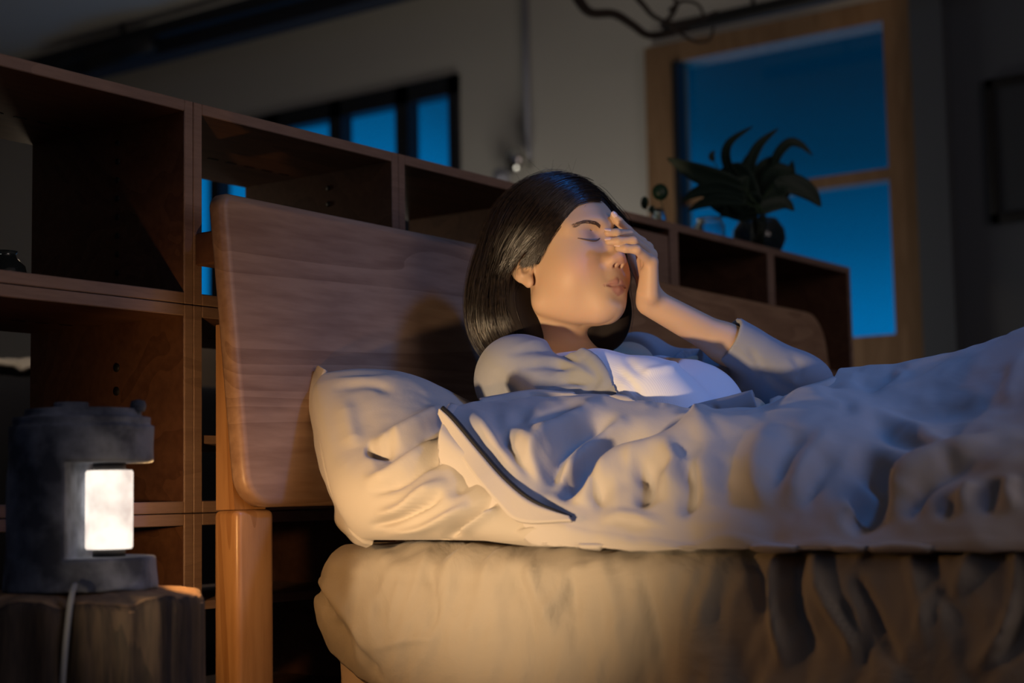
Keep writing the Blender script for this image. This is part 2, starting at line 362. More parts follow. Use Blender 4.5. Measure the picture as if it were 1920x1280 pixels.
child(box('track', (q2[0]-.5, 3.47, q2[2]+.02), (q2[0]+1.6, 3.53, q2[2]+.06), M_black, bev=.004), tl)
child(tube('lamp_can', [(q2[0]-.22, 3.5, q2[2]-.01), (q2[0]+.22, 3.5, q2[2]+.0)], .05, M_black, n=16), tl)
child(tube('stem', [(q2[0], 3.5, q2[2]), (q2[0], 3.5, CEIL)], .012, M_black), tl)
# dried vine hanging at the top
M_vine = principled('vine_bark', (0.05, 0.036, 0.028), .8)[0]
vine = empty('dried_branch', tuple(at(1180, 50, 4.6))); tag(vine, 'bare brown twisting branch hung along the ceiling above the woman', 'branch')
def vpath(pts, z=4.75): return catmull([at(a, b, z+.02*i) for i, (a, b) in enumerate(pts)], 6)
for k, (pp, r) in enumerate((([(1060, -45), (1085, 0), (1108, 24), (1150, 26), (1185, 46), (1215, 66), (1255, 62), (1290, 52)], .017), ([(1170, -30), (1205, 8), (1225, 30), (1258, 44), (1300, 40), (1345, 22)], .009), ([(1250, 40), (1275, 62), (1305, 78), (1330, 74), (1338, 52)], .006), ([(1255, 20), (1280, 2), (1310, 10), (1322, 40)], .006), ([(1240, 50), (1262, 25), (1268, 4), (1250, -20)], .008))):
    P_ = vpath(pp); child(tube('branch', P_, [r*(1-.4*i/len(P_)) for i in range(len(P_))], M_vine), vine)
P_ = [at(1060, -45, 4.75), at(1055, -110, 4.75)]; P_.append(np.array([P_[1][0], P_[1][1], CEIL])); child(tube('hanging_cord', P_, .006, M_vine), vine)
# ------------------------------------------------------------------ shelf wall behind the bed
SX = -0.10; SD = 0.347; PW = .4648; PH = .2985; SY = .041; SZ = 1.197; TH = .0165
# a module is one open box: four panels, front edges faced in a lighter veneer
def module(name, k, r, label, group=None, closed=False):
    y0 = SY+PW*k+.0006; y1 = SY+PW*(k+1)-.0006; z1 = SZ-PH*r-.0006; z0 = SZ-PH*(r+1)+.0006
    if r == 3: z0 = 0.0
    root = empty(name, (SX-SD/2, (y0+y1)/2, z0)); tag(root, label, 'shelf', group)
    xb = SX-SD; xf = SX-.004
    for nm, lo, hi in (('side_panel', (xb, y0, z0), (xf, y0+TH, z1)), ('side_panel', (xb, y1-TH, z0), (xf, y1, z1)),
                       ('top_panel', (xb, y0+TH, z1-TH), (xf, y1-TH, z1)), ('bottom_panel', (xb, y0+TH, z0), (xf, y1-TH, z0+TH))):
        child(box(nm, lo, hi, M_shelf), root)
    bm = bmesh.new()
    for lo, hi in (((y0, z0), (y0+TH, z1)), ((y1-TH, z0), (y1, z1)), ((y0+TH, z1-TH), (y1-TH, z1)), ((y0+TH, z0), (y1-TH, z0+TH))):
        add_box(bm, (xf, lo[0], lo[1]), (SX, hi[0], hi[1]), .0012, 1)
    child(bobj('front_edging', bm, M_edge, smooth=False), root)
    if k <= 0 and r <= 1:
        if r == 0: hs_ = [z0+.03+q*.028 for q in range(9)]; hr = .0045
        else: hs_ = [z0+.18, z0+.215]; hr = .0065
        for hz in hs_:
            bm = bmesh.new(); add_tube(bm, [(SX-.145, y1-TH-.0015, hz), (SX-.145, y1-TH+.001, hz)], hr, 12); child(bobj('peg_hole', bm, M_black), root)
        for q in range(9): child(box('slot', (SX-.215, y0+.06+q*.042, z1-TH-.0006), (SX-.21, y0+.082+q*.042, z1-TH+.001), M_black), root)
    if k == 0 and r in (1, 2):
        zb_ = on(388, 823 if r == 1 else 1135, 'x', SX)[2]; child(box('shelf_board', (xb+.01, y0+TH+.001, zb_-.006), (SX-.012, y1-TH-.001, zb_+.006), M_edge), root)
    if closed:
        child(box('door', (SX-.02, y0+TH+.002, z0+TH+.002), (SX-.004, y1-TH-.002, z1-TH-.014), M_edge, bev=.001), root)
        child(box('back_panel', (xb, y0+TH, z0+TH), (xb+.006, y1-TH, z1-TH), M_shelf), root)
    elif k >= 3:
        child(box('back_panel', (xb+.002, y0+TH, z0+TH), (xb+.008, y1-TH, z1-TH), M_shelf), root)
    return root
LBL = {(-1, 0): 'open wooden cube shelf at top left with a column of peg holes', (0, 0): 'open top-row cube shelf just behind the left end of the headboard',
       (1, 0): 'open top-row cube shelf directly left of the woman\'s hair', (2, 0): 'cube shelf closed by a flat door, behind the woman\'s raised hand',
       (3, 0): 'dark cube shelf right of the closed door, beneath the potted plant', (4, 0): 'rightmost cube shelf of the top row, at the free end',
       (-1, 1): 'open cube shelf behind the glowing lamp, with two screw caps', (0, 1): 'second-row cube shelf seen through the gap beside the bedpost',
       (4, 1): 'second-row cube shelf at the right end, below the headboard corner', (-1, 2): 'dark low cube shelf behind the tree stump, third row down',
       (-1, 3): 'dark bottom-row cube shelf on the floor behind the stump', (0, 2): 'third-row cube shelf in shadow under the headboard', (0, 3): 'bottom-row cube shelf on the floor behind the near bedpost'}
for r in range(4):
    for k in range(-1, 5):
        lab = LBL.get((k, r)); g = 'cube shelves of the divider behind the bed'
        module('cube_shelf', k, r, lab or 'shelf cube behind the bed, %s from left in %s row from top' % (('first', 'second', 'third', 'fourth', 'fifth', 'sixth')[k+1], ('first', 'second', 'third', 'fourth')[r]), g, closed=(k == 2 and r == 0))
# ------------------------------------------------------------------ bed: headboard, posts, rails
bed = empty('bed', (0.9, 1.0, 0.0)); tag(bed, 'oak double bed with a broad leaning headboard on square posts', 'bed')
HW = 1.962; HB, HT = .607, 1.046; LEAN = .050
def headboard():
    # rounded panel outline in (y, z), leaning back; thickness 26 mm with rounded rim
    pts = []; cs = [(0, HB, .045, 180), (HW, HB, .05, 270), (HW, HT-.014, .075, 0), (0, HT, .022, 90)]
    for (cy, cz, r, a) in cs:
        yy = cy+r if cy == 0 else cy-r; zz = cz+r if cz == HB else cz-r
        for t in range(9): an = math.radians(a+90*t/8); pts.append((yy+r*math.cos(an), zz+r*math.sin(an)))
    out = np.array(pts); cen = np.array([HW/2, (HB+HT)/2]); n = len(out)
    T = .030; rings = []
    d = np.roll(out, -1, 0)-np.roll(out, 1, 0); nrm = np.stack([d[:, 1], -d[:, 0]], 1); nrm /= np.linalg.norm(nrm, axis=1)[:, None]
    prof = [(-T, .009), (-T*.93, .003), (-T*.75, 0), (-.009, 0), (-.0035, .0025), (-.0008, .0065), (0, .012)]
    V = []
    for x, ins in prof:
        q = out-nrm*ins
        for (y, z) in q: V.append((x-.001+LEAN*(HT-z)/(HT-HB), y, z))
    Fc = []
    for i in range(len(prof)-1):
        for j in range(n): Fc.append((i*n+j, i*n+(j+1) % n, (i+1)*n+(j+1) % n, (i+1)*n+j))
    Fc.append(tuple((len(prof)-1)*n+j for j in range(n))); Fc.append(tuple(j for j in range(n))[::-1])
    o = obj('headboard', V, Fc, M_head, smooth=True)
    m = o.data; m.polygons[len(m.polygons)-1].use_smooth = False; m.polygons[len(m.polygons)-2].use_smooth = False
    return o
child(headboard(), bed)
for y0 in (0.0, HW-.071):
    bm = bmesh.new(); add_box(bm, (-.018, y0, 0), (.031, y0+.071, .604), .009, 4); 
    child(bobj('post', bm, M_post), bed)
    # upper part of the post, sloped behind the panel
    V = []
    for z, xb_ in ((.6045, -.0175), (.86, -.0175)):
        xf = -.001+LEAN*(HT-z)/(HT-HB)-.0305; xf = max(xf, -.0135)
        for (x, y) in ((xb_, y0+.006), (xf, y0+.006), (xf, y0+.065), (xb_, y0+.065)): V.append((x, y, z))
    child(obj('post_top', V, [(3, 2, 1, 0), (4, 5, 6, 7), (0, 1, 5, 4), (1, 2, 6, 5), (2, 3, 7, 6), (3, 0, 4, 7)], M_post, smooth=False), bed)
    bm = bmesh.new(); add_box(bm, (2.06, y0, 0), (2.13, y0+.071, .42), .010, 3); child(bobj('foot_post', bm, M_post), bed)
    ya = y0+.02 if y0 == 0 else y0+.02
    bm = bmesh.new(); add_box(bm, (.035, ya, .20), (2.07, ya+.03, .315), .004); child(bobj('side_rail', bm, M_post), bed)
bm = bmesh.new(); add_box(bm, (2.08, .06, .20), (2.11, HW-.06, .315), .004); child(bobj('foot_rail', bm, M_post), bed)
for k in range(9):
    bm = bmesh.new(); add_box(bm, (.2+.2*k, .05, .285), (.29+.2*k, HW-.05, .305), .003); child(bobj('slat', bm, M_post), bed)
# bracket tying the headboard to the shelf
bm = bmesh.new(); add_box(bm, (-.099, .043, .955), (-.030, .085, 1.003), .003); child(bobj('bracket', bm, M_shelf), bed)
# ------------------------------------------------------------------ mattress and sheet
MX0, MX1, MY0, MY1, MZ0, MZ1 = .055, 2.05, .095, HW-.09, .306, .545
def rbox_grid(x0, x1, y0, y1, z0, z1, r, n=40):
    """rounded-corner block as rings of a superellipse section stacked in z"""
    ang = []
    V = []; rows = []
    per = []
    def ringpts(ins):
        P = []; rr = max(r*1.2-ins, .01)
        cs = [(x1-rr-ins, y1-rr-ins, 0), (x0+rr+ins, y1-rr-ins, 90), (x0+rr+ins, y0+rr+ins, 180), (x1-rr-ins, y0+rr+ins, 270)]
        for i, (cx, cy, a) in enumerate(cs):
            for t in range(10): an = math.radians(a+90*t/9); P.append((cx+rr*math.cos(an), cy+rr*math.sin(an)))
            nx = cs[(i+1) % 4]; e = P[-1]; s_ = (nx[0]+rr*math.cos(math.radians(nx[2])), nx[1]+rr*math.sin(math.radians(nx[2])))
            m = n*4 if abs(e[0]-s_[0]) > abs(e[1]-s_[1]) else n
            for t in range(1, m): P.append((e[0]+(s_[0]-e[0])*t/m, e[1]+(s_[1]-e[1])*t/m))
        return np.array(P)
    return ringpts
rp = rbox_grid(MX0+.02, MX1, MY0+.018, MY1, MZ0, MZ1, .05)
prof = [(MZ0, .03), (MZ0+.004, .012), (MZ0+.02, .0)]+[(MZ0+.02+(.17)*t/8, .004*abs(math.sin(math.pi*t/4))*1.0) for t in range(1, 9)]+[(MZ1-.03, .002), (MZ1-.01, .012), (MZ1-.004, .03), (MZ1-.002, .3)]
V = []; n = None
for z, ins in prof:
    P = rp(ins); n = len(P); V += [(p[0], p[1], z) for p in P]
Fc = [(i*n+j, i*n+(j+1) % n, (i+1)*n+(j+1) % n, (i+1)*n+j) for i in range(len(prof)-1) for j in range(n)]
Fc.append(tuple((len(prof)-1)*n+j for j in range(n))); Fc.append(tuple(range(n))[::-1])
mattress = obj('mattress', V, Fc, M_quilt); tag(mattress, 'thick tan quilted mattress showing below the sheet at the head corner', 'mattress')
# fitted sheet: top and sides, hem lifting toward the head end
SR = rbox_grid(MX0, MX1+.012, MY0+.003, MY1+.012, MZ0, MZ1, .06, 90)
prof = [(0.0, .0)]
rows = []
zs = np.linspace(0, 1, 46)
P0 = SR(0.0); n = len(P0)
Vs = []
for a in zs:                       # a: 0 hem .. 1 shoulder
    base = SR(0.0)
    hem = .375-.0*base[:, 0]
    hx = np.clip((base[:, 0]-MX0)/.42, 0, 1)
    hem = .435-.20*hx**.8
    z = hem+(MZ1-.045+.008-hem)*a
    bulge = .012*np.sin(np.pi*np.clip(a, 0, 1))**.8
    cx, cy = (MX0+MX1)/2, (MY0+MY1)/2
    d = np.roll(base, -1, 0)-np.roll(base, 1, 0); nn = np.stack([d[:, 1], -d[:, 0]], 1); nn /= np.linalg.norm(nn, axis=1)[:, None]+1e-9
    q = base+nn*(bulge-.012*(1-a)**2)[..., None] if np.ndim(bulge) else base+nn*(bulge-.012*(1-a)**2)
    Vs.append(np.column_stack([q, z]))
for a in np.linspace(0, 1, 12)[1:]:
    th = a*math.pi/2; ins = .055*(1-math.cos(th)); z = MZ1-.045+.008+.045*math.sin(th)
    q = SR(ins); Vs.append(np.column_stack([q, np.full(n, z)]))
for ins in np.linspace(.08, .8, 22):
    q = SR(ins) if ins < .07 else None
    base = Vs[45+11][:, :2]; c = np.array([0, (MY0+MY1)/2]); t = (ins-.055)/(.9)
    qq = base.copy(); xin = np.clip(base[:, 0], MX0+.08+t*.8, MX1-.05-t*.8); yin = base[:, 1]+((MY0+MY1)/2-base[:, 1])*t
    Vs.append(np.column_stack([xin, yin, np.full(n, MZ1+.008+.002*0)]))
V = np.vstack(Vs); nr = len(Vs)
N = -vnormals(V, nr, n); cN = V-np.array([(MX0+MX1)/2, (MY0+MY1)/2, .3])
sg = np.sign((N*cN).sum(1)); N *= sg[:, None]
side = np.clip((.57-V[:, 2])/.03, 0, 1)
wr = fbm(np.column_stack([V[:, 0]*9+V[:, 2]*2, V[:, 1]*9, V[:, 2]*2.2]), 3, 4)
wr2 = 1-np.abs(fbm(np.column_stack([V[:, 0]*16-V[:, 2]*5, V[:, 1]*16, V[:, 2]*5]), 9, 3))
wr3 = fbm(np.column_stack([V[:, 0]*42+V[:, 2]*8, V[:, 1]*42, V[:, 2]*9]), 15, 2)
V = V+N*((.009*wr+.011*(wr2-.6)+.0016*wr3)*side+.0015*wr*(1-side))[:, None]
SF = [([(575, 1070), (600, 1120), (640, 1180), (665, 1240)], -.010, 7), ([(600, 1085), (640, 1140), (668, 1200), (690, 1255)], .010, 12), ([(640, 1150), (672, 1215), (720, 1280)], -.012, 7),
      ([(540, 1160), (552, 1180), (566, 1200)], -.006, 4), ([(800, 1060), (812, 1110), (815, 1180)], -.006, 9), ([(850, 1070), (835, 1150), (790, 1250)], .006, 14),
      ([(700, 1050), (705, 1110), (720, 1170)], -.004, 10), ([(690, 1220), (760, 1200), (830, 1195)], .004, 8), ([(985, 1040), (1010, 1110), (1040, 1200)], .007, 12), ([(960, 1060), (990, 1140), (1000, 1240)], -.006, 10),
      ([(1060, 1050), (1075, 1130), (1080, 1240)], -.006, 10), ([(1120, 1030), (1150, 1120), (1165, 1240)], .006, 14), ([(1200, 1060), (1225, 1150), (1245, 1270)], -.008, 12),
      ([(1470, 1030), (1450, 1080), (1455, 1160), (1470, 1260)], .016, 11), ([(1510, 1020), (1490, 1070), (1492, 1140), (1530, 1230)], -.016, 12), ([(1400, 1020), (1425, 1090), (1430, 1180)], -.012, 11),
      ([(1550, 1020), (1530, 1060), (1545, 1120), (1600, 1200), (1650, 1280)], .014, 13), ([(1590, 1060), (1640, 1160), (1700, 1270)], -.012, 12), ([(1560, 1110), (1600, 1190), (1640, 1270)], -.012, 10), ([(1350, 1030), (1330, 1100), (1290, 1200)], .007, 14),
      ([(1740, 1010), (1760, 1080), (1800, 1180)], -.008, 14), ([(1700, 1020), (1720, 1100), (1735, 1220)], .008, 14), ([(1905, 1000), (1915, 1080), (1890, 1180), (1820, 1270)], .020, 14), ([(1925, 1060), (1920, 1150), (1880, 1250)], -.018, 16), ([(1840, 1010), (1810, 1060), (1790, 1120)], .007, 14)]
V = folds(V, N, SF)
Fc = [(i*n+j, i*n+(j+1) % n, (i+1)*n+(j+1) % n, (i+1)*n+j) for i in range(nr-1) for j in range(n)]
Fc.append(tuple((nr-1)*n+j for j in range(n)))
sheet = obj('bed_sheet', V, Fc, M_sheet); tag(sheet, 'wrinkled beige linen sheet covering the mattress under pillow and duvet', 'sheet')
md = sheet.modifiers.new('s', 'SOLIDIFY'); md.thickness = .002; md.offset = -1
# ------------------------------------------------------------------ pillow
def bicubic(ctrl, nu, nv):
    """control grid [v][u][3] -> dense grid"""
    C = np.array(ctrl, float)
    rows = [catmull(r, max(2, math.ceil(nu/(len(r)-1)))) for r in C]; R_ = np.array(rows)
    cols = [catmull(R_[:, j], max(2, math.ceil(nv/(len(C)-1)))) for j in range(R_.shape[1])]
    return np.array(cols)          # [u][v][3]
PC = [[at(*p) for p in r] for r in (
    [(603, 700, 2.27), (680, 694, 2.29), (755, 712, 2.33), (820, 740, 2.38), (880, 775, 2.43), (960, 830, 2.48)],
    [(585, 740, 2.25), (680, 745, 2.27), (760, 770, 2.28), (830, 800, 2.32), (900, 830, 2.35), (980, 880, 2.38)],
    [(600, 830, 2.20), (690, 840, 2.20), (780, 850, 2.19), (860, 870, 2.19), (950, 890, 2.2), (1040, 930, 2.2)],
    [(625, 930, 2.15), (700, 925, 2.13), (790, 930, 2.09), (880, 940, 2.06), (980, 945, 2.05), (1080, 960, 2.03)],
    [(668, 1012, 2.13), (740, 1012, 2.10), (830, 1012, 2.06), (920, 1013, 2.01), (1010, 1014, 1.97), (1110, 1016, 1.93)])]
G = bicubic(PC, 120, 120); nu, nv = G.shape[:2]
Nn = vnormals(G.reshape(-1, 3), nu, nv).reshape(nu, nv, 3)
if (Nn[nu//2, nv//2]@(CAM-G[nu//2, nv//2])) < 0: Nn = -Nn
U_, V_ = np.meshgrid(np.linspace(-1, 1, nu), np.linspace(-1, 1, nv), indexing='ij')
pr_ = np.clip((1-np.abs(U_)**2.6), 0, 1)**.5*np.clip((1-np.abs(V_)**2.6), 0, 1)**.5
front = (G+Nn*(pr_*.052)[..., None]).reshape(-1, 3); back = (G-Nn*(pr_*.05+.001)[..., None]).reshape(-1, 3)
PF = [([(700, 850), (740, 825), (800, 790), (840, 770)], .012, 16), ([(685, 838), (700, 843), (720, 842), (745, 822)], -.014, 9), ([(700, 870), (760, 835), (840, 800)], -.008, 12),
      ([(680, 905), (730, 890), (790, 850), (850, 825)], .008, 12), ([(690, 925), (750, 905), (800, 870), (860, 850)], -.007, 8), ([(690, 985), (740, 975), (790, 950), (830, 925)], -.009, 7), ([(700, 965), (750, 955), (790, 925), (840, 900)], .008, 10),
      ([(720, 1003), (780, 995), (830, 975), (880, 945)], .008, 9), ([(830, 1010), (860, 985), (890, 965), (930, 935)], -.016, 9), ([(870, 1008), (885, 980), (935, 950)], .009, 10), ([(640, 740), (655, 800), (665, 840)], .004, 18),
      ([(860, 800), (840, 850), (870, 880)], .004, 20), ([(900, 860), (880, 900), (840, 930)], -.005, 10), ([(960, 1010), (1000, 1000), (1040, 1008)], .006, 8), ([(620, 730), (690, 720), (740, 735)], -.003, 9)]
NNf = Nn.reshape(-1, 3)
wr = fbm(front*np.array([10, 10, 10]), 21, 4); front = front+NNf*(pr_.reshape(-1)*.0035*wr)[:, None]
front = folds(front, NNf, [(f[0], f[1]*1.6, f[2]) for f in PF])
Fc = grid_faces(nu, nv)+grid_faces(nu, nv, nu*nv, True)
idx = [(i, 0) for i in range(nu)]+[(nu-1, j) for j in range(1, nv)]+[(i, nv-1) for i in range(nu-2, -1, -1)]+[(0, j) for j in range(nv-2, 0, -1)]
rim = [a*nv+b for a, b in idx]
for a, b in zip(rim, rim[1:]+rim[:1]): Fc.append((a, b, b+nu*nv, a+nu*nv))
pillow = obj('pillow', np.vstack([front, back]), Fc, M_linen); tag(pillow, 'plump beige linen pillow propped against the headboard left of the woman', 'pillow')
bmx = bmesh.new(); bmx.from_mesh(pillow.data); bmesh.ops.recalc_face_normals(bmx, faces=bmx.faces); bmx.to_mesh(pillow.data); bmx.free()
# flange running round the pillow's open side
def strip(name, A, B, mat, parent, th=.004, amp=.004, freq=40, seed=0, nn=160, mm=7):
    A = catmull(A, 14); B = catmull(B, 14); rs = lambda Q: np.stack([np.interp(np.linspace(0, len(Q)-1, nn), range(len(Q)), Q[:, k]) for k in range(3)], 1); A = rs(A); B = rs(B)
    V = []
    for t in np.linspace(0, 1, mm): V.append(A+(B-A)*t)
    V = np.array(V).transpose(1, 0, 2); Nn = vnormals(V.reshape(-1, 3), nn, mm).reshape(nn, mm, 3)
    s = np.linspace(0, freq, nn); wv = vnoise(np.column_stack([s, s*0+seed, s*0]), seed)
    for j in range(mm): V[:, j] += Nn[:, j]*(amp*wv*(.3+j/(mm-1)))[:, None]
    a = (V+Nn*th/2).reshape(-1, 3); b = (V-Nn*th/2).reshape(-1, 3)
    Fc = grid_faces(nn, mm)+grid_faces(nn, mm, nn*mm, True)
    rim = [i*mm for i in range(nn)]+[(nn-1)*mm+j for j in range(1, mm)]+[i*mm+mm-1 for i in range(nn-2, -1, -1)]+[j for j in range(mm-2, 0, -1)]
    for p, q in zip(rim, rim[1:]+rim[:1]): Fc.append((p, q, q+nn*mm, p+nn*mm))
    o = obj(name, np.vstack([a, b]), Fc, mat, parent)
    b_ = bmesh.new(); b_.from_mesh(o.data); bmesh.ops.recalc_face_normals(b_, faces=b_.faces); b_.to_mesh(o.data); b_.free(); return o
edgeL = [(612, 694, 2.27), (592, 745, 2.255), (605, 830, 2.2), (628, 930, 2.145), (672, 1004, 2.12), (700, 1016, 2.12)]
outL = [(600, 686, 2.285), (580, 712, 2.29), (585, 780, 2.26), (603, 860, 2.22), (622, 935, 2.18), (650, 1000, 2.15), (690, 1022, 2.14)]
strip('flange', [at(*p) for p in edgeL], [at(*p) for p in outL], M_linen, pillow, .007, .0030, 13, 3)
# ------------------------------------------------------------------ duvet
DP = [(830, 770, .115), (850, 790, .11), (900, 850, .105), (950, 905, .10), (1000, 943, .10), (1060, 968, .10), (1130, 985, .10), (1200, 998, .10), (1300, 1004, .10), (1450, 1002, .10), (1600, 998, .10), (1750, 998, .10), (1900, 998, .10),
      (860, 760, .17), (900, 750, .22), (960, 741, .27), (1000, 736, .30), (1060, 739, .32), (1145, 741, .335), (1226, 757, .345), (1296, 770, .36),
      (900, 800, .122), (950, 850, .121), (950, 790, .170), (1050, 900, .124), (1050, 840, .165), (1050, 785, .235), (1150, 930, .125), (1150, 872, .18), (1150, 842, .235), (1150, 790, .28),
      (1250, 940, .125), (1250, 875, .165), (1250, 835, .22), (1240, 832, .255), (1250, 795, .30), (1350, 925, .125), (1350, 850, .18), (1350, 800, .26), (1345, 803, .32), (1396, 779, .40),
      (1450, 905, .13), (1450, 830, .19), (1450, 757, .34), (1500, 850, .18), (1500, 780, .28), (1500, 727, .38), (1560, 720, .42), (1560, 770, .33), (1575, 850, .20), (1614, 684, .62), (1680, 692, .66), (1747, 686, .70),
      (1640, 770, .36), (1774, 818, .24), (1710, 717, .48), (1650, 725, .50), (1750, 760, .40), (1850, 700, .44), (1920, 640, .48), (1920, 612, .52), (1838, 656, .52), (1920, 740, .35), (1850, 800, .27), (1920, 812, .24), (1800, 842, .20), (1700, 885, .15),
      (1640, 940, .15), (1600, 940, .12), (1750, 930, .125), (1850, 920, .13), (1920, 900, .14)]
DX = [(.75, .95, .70), (.7, 1.3, .64), (.7, 1.7, .60), (1.2, .9, .72), (1.2, 1.3, .64), (1.2, 1.7, .6), (1.15, .5, .80), (1.3, .5, .74), (1.3, .25, .66), (1.3, .1, .57), (1.6, .1, .57), (1.6, .4, .66), (1.6, .9, .66), (1.7, 1.6, .6), (2.0, .1, .57), (2.0, .8, .6), (2, 1.6, .6), (.30, .7, .72), (.3, 1.2, .62)]
DW = np.array([on(a, b, 'y', c) for a, b, c in DP]+DX)
def tps(P, Z, lam):
    n = len(P); r = np.linalg.norm(P[:, None]-P[None], axis=2); K = np.where(r > 0, r*r*np.log(r+1e-12), 0)+lam*np.eye(n)
    A = np.block([[K, np.ones((n, 1)), P], [np.ones((1, n)), np.zeros((1, 3))], [P.T, np.zeros((2, 3))]])
    s = np.linalg.solve(A, np.concatenate([Z, np.zeros(3)]))
    def f(Q):
        r = np.linalg.norm(Q[:, None]-P[None], axis=2); return (np.where(r > 0, r*r*np.log(r+1e-12), 0)@s[:n])+s[n]+Q@s[n+1:]
    return f
Hf = tps(DW[:, :2], DW[:, 2], 2e-5)
Bp = [on(*q[:2], 'y', q[2])[:2] for q in ((826, 770, .095), (835, 768, .115), (860, 760, .17), (900, 750, .22), (960, 741, .27), (1000, 736, .30), (1060, 739, .32), (1145, 741, .335), (1226, 757, .345), (1296, 770, .36), (1325, 787, .385), (1396, 777, .41), (1440, 762, .44))]
Bp = np.array([tuple(x) for x in Bp]+[(.66, .52), (.64, .62), (.64, .72), (.50, .85), (.35, 1.0), (.30, 1.8)])
EY = np.array([.095, .11, .16, .20, .24, .27, .31, .36, .42, .47, .50, .54, .60, .68, .76, .84, .95, 1.1, 1.8])
nU, nV = 330, 400
u = np.linspace(0, 1, nU)**1.25; seg = np.r_[0, np.cumsum(np.linalg.norm(np.diff(Bp, axis=0), axis=1))]
sp = np.linspace(0, 1, nV)**1.25*seg[-1]; Bd = catmull(Bp, 12); sd_ = np.interp(np.linspace(0, len(Bp)-1, len(Bd)), range(len(Bp)), seg)
bx_ = np.interp(sp, sd_, Bd[:, 0]); by_ = np.interp(sp, sd_, Bd[:, 1]); ey_ = np.interp(sp, seg, EY)
XX = bx_[None]+(2.0-bx_[None])*u[:, None]; bl = (1-(1-u)**1.6)[:, None]; YY = by_[None]*(1-bl)+ey_[None]*bl
ZZ = Hf(np.column_stack([XX.ravel(), YY.ravel()])).reshape(nU, nV); ZZ = np.maximum(ZZ, .556)
V = np.stack([XX, YY, ZZ], -1)
# roll the borders under: near side and head edge
def roll(V, axis, first, vec, dz, k=7):
    rows = []
    for i in range(1, k+1):
        a = i/k*math.pi*.9; rows.append((vec*math.sin(a), -dz*(1-math.cos(a))/2))
    return rows
ext = []
for s_, dzz in roll(None, 0, 0, .007, .05): 
    r = V[:, 0].copy(); r[:, 1] -= s_; r[:, 2] = np.maximum(r[:, 2]+dzz, .552); ext.append(r)
V = np.concatenate([np.stack(ext[::-1], 1), V], 1)
ext = []
tg = np.gradient(V[0, :, :2], axis=0); tg /= np.linalg.norm(tg, axis=1)[:, None]+1e-9; outw = np.stack([-tg[:, 1], tg[:, 0]], 1); dd_ = V[3, :, :2]-V[0, :, :2]; outw *= -np.sign((outw*dd_).sum(1))[:, None]
for s_, dzz in roll(None, 0, 0, -.006, .05):
    r = V[0].copy(); r[:, :2] += outw*s_; r[:, 2] = r[:, 2]+dzz; ext.append(r)
V = np.concatenate([np.stack(ext[::-1], 0), V], 0)
nU, nV = V.shape[:2]
Vf = V.reshape(-1, 3); Nn = vnormals(Vf, nU, nV); Nn *= np.sign(Nn[:, 2:3].mean())
wr = fbm(np.column_stack([Vf[:, 0]*9+Vf[:, 1]*5, Vf[:, 1]*5-Vf[:, 0]*3, Vf[:, 2]*7]), 31, 4); wr2 = 1-np.abs(fbm(np.column_stack([Vf[:, 0]*14+Vf[:, 2]*9, Vf[:, 1]*9, Vf[:, 2]*14]), 37, 3))
Vf = Vf+Nn*(.0055*wr+.0045*(wr2-.6))[:, None]
